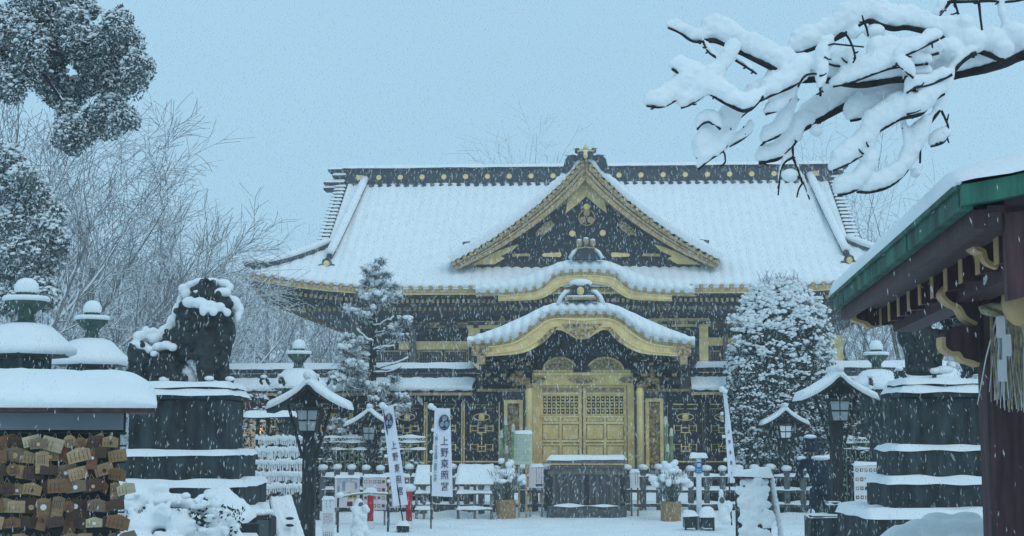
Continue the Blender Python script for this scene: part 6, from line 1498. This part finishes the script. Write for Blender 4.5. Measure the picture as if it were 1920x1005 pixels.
# evergreen at upper left
def clump_tree(name, label, cat, D, clumps, trunk, leafm, nleaf, lsz, nsnow, ssz, seed, ydepth=.9, hang=0, group=None, px=None, core=True):
    e, F = thing(name, label, cat, px or trunk[0][0], D, 0, group); rg = random.Random(seed); s = F.scale()
    lf = MB(); sn = MB(); dk = MB()
    for x, y, r in clumps:
        dy = rg.uniform(-.5, .5) * ydepth; c = F.p3(x, y, dy); rr = r * s
        for k in range(int(nleaf * (r / 40) ** 2)):
            v = Vector((rg.gauss(0, 1), rg.gauss(0, 1), rg.gauss(0, 1))).normalized() * (rg.random() ** .35) * rr * (1 if rg.random() < .93 else 1.13)
            v += v.normalized() * rr * .42 * noise.noise((c + v) * 5)
            lf.quad(c + v, lsz * rg.uniform(.6, 1.3), rg, up=(v.x / rr * .8, v.y / rr * .8, .5 - hang), asp=.45)
        for k in range(int(nsnow * (r / 40) ** 2)):
            a, b = rg.uniform(0, 6.28), rg.uniform(-.05, 1.5); v = Vector((math.cos(a) * math.cos(b), math.sin(a) * math.cos(b), math.sin(b))) * rr * rg.uniform(.8, 1.02); q = ssz * rg.uniform(.6, 1.5)
            sn.ball(c + v, (q, q, q * .45), 6, 4, jit=.25, rg=rg)
    lf.build('leaves', leafm, e, stuff=True); sn.build('leaf_snow', 'snow', e, smooth=True, stuff=True)
    MB().tube([F.p3(x, y, .1) if z is None else (F.p(x, y, .1)[0], .1, z) for x, y, z in [(a[0], a[1], a[2]) for a in trunk]], [a[3] * s for a in trunk], 8).build('trunk', 'bark', e, smooth=True)
    return e, F
CL = [(100, 62, 44), (150, 78, 36), (158, 112, 32), (60, 132, 36), (98, 130, 30), (172, 20, 20), (20, 60, 55), (75, 10, 60), (130, 8, 42), (62, 90, 48), (15, 130, 46), (140, 40, 30), (218, 48, 32), (190, 78, 32), (243, 85, 34), (258, 125, 34), (215, 110, 46), (180, 100, 30), (250, 150, 32), (195, 135, 40), (128, 72, 38), (105, 105, 32), (105, 165, 40), (135, 175, 34), (215, 165, 36), (165, 160, 26), (205, 215, 42), (235, 222, 28), (178, 222, 26), (135, 250, 38), (120, 262, 26), (160, 255, 22), (125, 205, 22), (15, 165, 34)]
ev, F = clump_tree('evergreen_tree', 'dense dark evergreen with frosted clumped foliage filling the upper left corner', 'tree', 13, CL, [(-90, 1400, 0, 26), (-70, 400, None, 22), (-40, 120, None, 14), (60, 60, None, 6), (190, 110, None, 3)], 'leaf', 1800, .038, 40, .020, 5)
for pts in ([(90, 96), (110, 100), (140, 113), (165, 106), (190, 100)], [(74, 115), (80, 135), (100, 165), (118, 190)]):
    MB().tube([F.p3(x, y, -.35) for x, y in pts], [.02, .018, .015, .012, .01][:len(pts)], 6).build('limb', 'bark', ev, smooth=True)
    MB().tube([F.p3(x, y - 2, -.35) for x, y in pts], [.010] * len(pts), 6).build('limb_snow', 'snow', ev, smooth=True)
CL2 = [(15, 305, 36), (45, 335, 30), (15, 360, 44), (60, 375, 42), (100, 405, 28), (30, 425, 46), (85, 440, 40), (112, 455, 22), (40, 480, 42), (85, 490, 34), (20, 520, 40), (70, 535, 34), (90, 560, 22), (25, 560, 36)]
clump_tree('evergreen_tree', 'lower drooping evergreen heavy with snow at the left edge below the first', 'tree', 22.5, CL2, [(-60, 1300, 0, 16), (-45, 600, None, 13), (-30, 420, None, 7)], 'leaf', 1500, .075, 90, .038, 6, hang=.3)
# snow pine in front of the wall
PT = [(714, 492, 9), (705, 500, 10), (689, 508, 11), (721, 517, 11), (700, 522, 14), (691, 530, 12), (712, 535, 14), (679, 552, 12), (736, 538, 11), (743, 557, 13), (709, 555, 15), (689, 562, 14), (724, 565, 11), (654, 580, 11), (664, 590, 12), (684, 594, 11), (700, 580, 9), (758, 604, 11), (745, 612, 9), (730, 618, 8), (748, 634, 10), (733, 645, 9), (654, 634, 11), (672, 642, 13), (646, 655, 12), (659, 664, 14), (644, 680, 13), (664, 686, 14), (678, 695, 12), (652, 697, 11), (680, 668, 11), (624, 706, 11), (639, 714, 13), (660, 725, 14), (680, 716, 14), (697, 728, 14), (712, 735, 12), (723, 727, 11), (741, 714, 10), (748, 745, 10), (761, 750, 9), (765, 765, 9), (750, 768, 9), (734, 765, 10), (740, 780, 9), (625, 791, 9), (642, 793, 9), (624, 806, 9), (640, 812, 9), (652, 800, 8), (716, 752, 10), (700, 750, 9)]
pn, F = thing('snowy_pine', 'slender irregular pine with snow balled needle tufts left of the golden gate', 'tree', 698, 30.6); rg = random.Random(12); s = F.scale()
MB().tube([(F.p(697, 800, 0)[0], 0, -.05), F.p3(697, 800, 0), F.p3(699, 680, 0), F.p3(701, 600, 0), F.p3(704, 540, 0), F.p3(712, 495, 0)], [.11, .09, .075, .05, .035, .015], 9).build('trunk', 'bark', pn, smooth=True)
for x, y, r in PT:
    dy = rg.uniform(-.45, .25); c = F.p3(x, y, dy); tz = min(y + abs(x - 700) * .25 + 6, 860)
    b0 = F.p3(700, tz, 0); md = b0.lerp(c, .5) + Vector((0, 0, -.05)); MB().tube([b0, md, c], [.02, .015, .01], 5).build('branch', 'twig', pn)
    nd = MB(); sn = MB(); rr = r * s * 1.2
    for k in range(110):
        d = Vector((rg.gauss(0, 1), rg.gauss(0, 1), rg.gauss(.25, .8))).normalized(); o = c + Vector((rg.gauss(0, .3), rg.gauss(0, .3), rg.gauss(0, .25))) * rr; nd.tube([o, o + d * rr * rg.uniform(.6, 1.1)], [.009, .003], 3, caps=False)
    nd.build('needle_tuft', 'needle', pn, stuff=True)
    for k in range(11): sn.ball(c + Vector((rg.gauss(0, .42), rg.gauss(0, .4), rg.uniform(.1, .7))) * rr, (rr * rg.uniform(.25, .5), rr * rg.uniform(.25, .5), rr * rg.uniform(.18, .3)), 7, 5, jit=.15)
    sn.build('tuft_snow', 'snow', pn, smooth=True, stuff=True)
# long bare snow lined side branches of the pine
for x0, y0, x1, y1 in ((700, 655, 740, 648), (700, 690, 765, 671), (700, 700, 752, 690), (702, 612, 738, 594), (700, 640, 670, 618)):
    P = [F.p3(lerp(x0, x1, q / 6), lerp(y0, y1, (q / 6) ** 1.6) + rg.uniform(-2.5, 2.5), -.1 - .02 * q) for q in range(7)]; MB().tube(P, [.018 - .002 * q for q in range(7)], 5).build('branch', 'bark', pn); MB().tube([p + Vector((0, 0, .025)) for p in P], [rg.uniform(.012, .03) for q in P], 6).build('branch_snow', 'snow', pn, smooth=True)
# round clipped shrub right of the gate
sb, F = thing('round_shrub', 'tall dome shaped clipped evergreen loaded with small snow clumps right of the gate', 'shrub', 1463, 30.1); rg = random.Random(14)
prof = [(522, 1452, 1480), (535, 1425, 1505), (560, 1398, 1528), (600, 1378, 1548), (650, 1368, 1558), (700, 1364, 1560), (760, 1362, 1560), (830, 1366, 1560), (885, 1372, 1556)]
lf = MB(); s_ = []; sn = MB()
def sec(py):
    return interp([(p[0], p[1]) for p in prof], py), interp([(p[0], p[2]) for p in prof], py)
for k in range(15000):
    py = rg.uniform(522, 885); x0, x1 = sec(py); a = rg.uniform(math.pi, 2 * math.pi) if rg.random() < .85 else rg.uniform(0, math.pi); rr = rg.uniform(.78, 1.04) * (1 + .08 * noise.noise(Vector((a * 3, py * .03, 1))))
    c = F.p((x0 + x1) / 2, py, 0); hw = (x1 - x0) / 2 * F.scale() * rr; p = (c[0] + hw * math.cos(a), hw * .42 * math.sin(a), c[1])
    lf.quad(p, rg.uniform(.05, .10), rg, up=(math.cos(a) * .6, math.sin(a) * .6, .3), asp=.5)
lf.build('leaves', 'shrubleaf', sb, stuff=True)
for k in range(430):          # clumps resting on the outer shoots
    py = 526 + 345 * rg.random() ** 1.25; x0, x1 = sec(py); a = rg.uniform(math.pi, 2 * math.pi); up_ = max(0, 1 - (py - 526) / 240)
    c = F.p((x0 + x1) / 2, py, 0); hw = (x1 - x0) / 2 * F.scale() * rg.uniform(.96, 1.06); cc = Vector((c[0] + hw * math.cos(a), hw * .44 * math.sin(a), c[1])); rr = lerp(.042, .090, up_) * rg.uniform(.6, 1.3)
    for q in range(int(5 + 7 * up_)): v = Vector((rg.gauss(0, .8), rg.gauss(0, .4), rg.gauss(0, .35))) * rr; q_ = rr * rg.uniform(.35, .7); sn.ball(cc + v, (q_, q_, q_ * .6), 6, 4, jit=.2, rg=rg)
for k in range(450):
    py = 522 + 363 * rg.random() ** 1.35; x0, x1 = sec(py); a = rg.uniform(math.pi, 2 * math.pi)
    if rg.random() < (py - 600) / 420 and py > 640: continue
    nn = noise.noise(Vector((math.cos(a) * 4, py * .035, 5)))
    if nn < -.12 and py > 560: continue
    c = F.p((x0 + x1) / 2, py, 0); hw = (x1 - x0) / 2 * F.scale() * (1.0 + .05 * noise.noise(Vector((a * 3, py * .03, 1)))); q = rg.uniform(.022, .062) * (1.25 if py < 650 else .9)
    sn.ball((c[0] + hw * math.cos(a), hw * .42 * math.sin(a), c[1]), (q, q * .9, q * .62), 6, 4, jit=.25, rg=rg)
sn.build('clump_snow', 'snow', sb, smooth=True, stuff=True)
c0 = F.p(1463, 560, 0); MB().tube([(0, 0, -.02), (0, 0, 2.0), (0, 0, c0[1])], [.12, .1, .04], 8).build('trunk', 'bark', sb)
cr = MB(); 
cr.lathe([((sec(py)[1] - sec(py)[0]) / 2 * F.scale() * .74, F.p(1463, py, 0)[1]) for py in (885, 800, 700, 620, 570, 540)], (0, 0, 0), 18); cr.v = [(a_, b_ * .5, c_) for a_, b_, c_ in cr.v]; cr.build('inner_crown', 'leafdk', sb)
tw = MB()
for k in range(24): x = rg.uniform(1425, 1500); p = F.p3(x, 528, -.2); tw.tube([p, p + Vector((rg.uniform(-.15, .15), 0, rg.uniform(.08, .25)))], [.012, .006], 4)
tw.build('top_twigs', 'twig', sb, stuff=True)
# dark shrubs behind the stone fences
rg = random.Random(40); k_ = 0
SHR = [('dark shrub behind the fence left of the small wooden lantern', 620, 30.4, 45, 1.5), ('dark snow flecked shrub behind the small left wooden lantern', 672, 30.5, 50, 1.7), ('dark shrub behind the leaning banner', 735, 30.4, 42, 1.5), ('low shrub behind the narrow sloping stand', 778, 30.3, 34, 1.1),
       ('tall dark shrub left of the stone fence behind the fortune rack', 545, 30.4, 60, 2.6), ('wide dark shrub behind the fortune rack', 480, 30.4, 55, 2.4), ('dark shrub filling the gap above the left pedestal steps', 425, 30.2, 50, 2.2), ('tall dark shrub beside the hidden right lantern', 1600, 30.4, 48, 2.7), ('dark shrub behind the person', 1545, 30.5, 36, 2.0), ('tall dark shrub behind the right pedestal', 1665, 30.3, 50, 2.6), ('dark bush behind the left bronze lanterns', 330, 31, 60, 1.6)]
for lab, px, D, wpx, h in SHR:
    e, F = thing('dark_shrub', lab, 'shrub', px, D, 0, 'dark shrubs in front of the lattice wall'); s = F.scale(); lf = MB(); w = wpx * s; sn = MB()
    for k in range(int(900 * w * h)):
        z = rg.uniform(.05, h); r = w * math.sqrt(max(.05, 1 - (z / h) ** 3)) * (1 + .25 * noise.noise(Vector((z * 3, px, 0)))); a = rg.uniform(math.pi * .9, math.pi * 2.1); lf.quad((r * math.cos(a) * rg.uniform(.3, 1), .30 * math.sin(a), z), rg.uniform(.05, .11), rg)
    for k in range(int(60 * w * h)):
        z = h * rg.random() ** .5; r = w * math.sqrt(max(.05, 1 - (z / h) ** 3)); a = rg.uniform(math.pi, 2 * math.pi); q = rg.uniform(.02, .045); sn.ball((r * math.cos(a), .31 * math.sin(a), z), (q * 1.3, q, q * .5), 6, 4, jit=.2, rg=rg)
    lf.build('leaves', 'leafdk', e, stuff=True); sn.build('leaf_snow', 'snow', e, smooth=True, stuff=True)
    MB().tube([(0, 0, -.02), (.03, 0, h * .6)], [.05, .03], 6).build('trunk', 'bark', e)
for lab, px, py in (('small rounded snowy shrub by the leaning banner above the fence', 758, 855), ('small rounded snowy shrub behind the fence right of the first', 784, 862)):
    pass
# green bamboo screens
def screen(label, x0, x1, y0, y1, D=30.15):
    e, F = thing('bamboo_screen', label, 'fence', (x0 + x1) / 2, D, YAW, 'low green bamboo screens'); a = F.p(x0, y0, 0); b = F.p(x1, y1, 0)
    for k, z in enumerate((a[1] - .03, lerp(a[1], b[1], .45), b[1])):
        r = MB().tube([(a[0], 0, z), (b[0], 0, z)], .018, 6).build('rail', 'bamboo', e)
        MB().slab(a[0], b[0], -.03, .03, z + .016, .018 if k else .03, over=0, step=.04, wob=1.4, seed=k).build('rail_snow', 'snow', r, smooth=True)
    n = int((b[0] - a[0]) / .09)
    st = MB().tube([(0, 0, -.02), (0, 0, a[1])], .012, 5).build('stake', 'bamboo', e); st.location = (a[0], 0, 0)
    for i in range(1, n): inst(st, e, (a[0] + (b[0] - a[0]) * i / n, .02, 0))
    mb = MB(); x = a[0]
    while x < b[0] - .09: mb.tube([(x, -.02, a[1] - .02), (x + .045, -.02, a[1] - .10), (x + .09, -.02, a[1] - .02)], .009, 4); x += .09
    mb.build('crossed_tops', 'snow', e, stuff=True)
screen('low green bamboo screen left, between the wooden lantern posts', 606, 688, 818, 843); screen('low green bamboo screen behind the leaning banner', 712, 800, 818, 843); screen('low green bamboo screen at right behind the person', 1515, 1640, 820, 842)

# ================================================================ FALLING SNOW
fb = MB(); rg = random.Random(77); cnt = 0
while cnt < 60000:
    D = 2.2 + 31 * rg.random() ** .55; hw = D * .40 + .6; x = rg.uniform(-hw, hw); z0 = max(.05, EYE - D * .09 - .2); z1 = EYE + D * .33 + .3; z = rg.uniform(z0, z1)
    r = min(.0078, .0011 + .00028 * D) * rg.uniform(.55, 1.35); L = r * rg.uniform(2.2, 5.2)
    tx = rg.gauss(.0, .22) + (x / hw) * .12; d = Vector((tx, rg.gauss(0, .1), -1)).normalized(); u = d.orthogonal().normalized(); w = d.cross(u); c = Vector((x, D, z))
    vs = [c + d * L, c - d * L]
    for k in range(4): a = math.pi * k / 2 + rg.random() * .3; vs.append(c + (u * math.cos(a) + w * math.sin(a)) * r)
    fb.add(vs, [(0, 2, 3), (0, 3, 4), (0, 4, 5), (0, 5, 2), (1, 3, 2), (1, 4, 3), (1, 5, 4), (1, 2, 5)]); cnt += 1
o = fb.build('falling_snow', 'flake', stuff=True, smooth=True); tag(o, 'thick flurry of falling snowflakes filling the air over the forecourt', 'snowfall')
nb_ = MB()
for k in range(70):     # a few big wet flakes close by
    D = rg.uniform(1.6, 4.5); c = Vector((rg.uniform(-.36, .36) * D, D, EYE + rg.uniform(-.07, .29) * D)); r = rg.uniform(.0010, .0026); L = r * rg.uniform(2, 4.5)
    d = Vector((rg.gauss(.2, .3), 0, -1)).normalized(); pts = [c + d * (L * q) for q in (-1, -.6, 0, .6, 1)]; nb_.tube(pts, [r * .2, r * .8, r, r * .7, r * .2], 7)
o = nb_.build('near_snowflakes', 'softflake', stuff=True, smooth=True); tag(o, 'scattered large wet snowflakes drifting close to the viewer', 'snowfall')
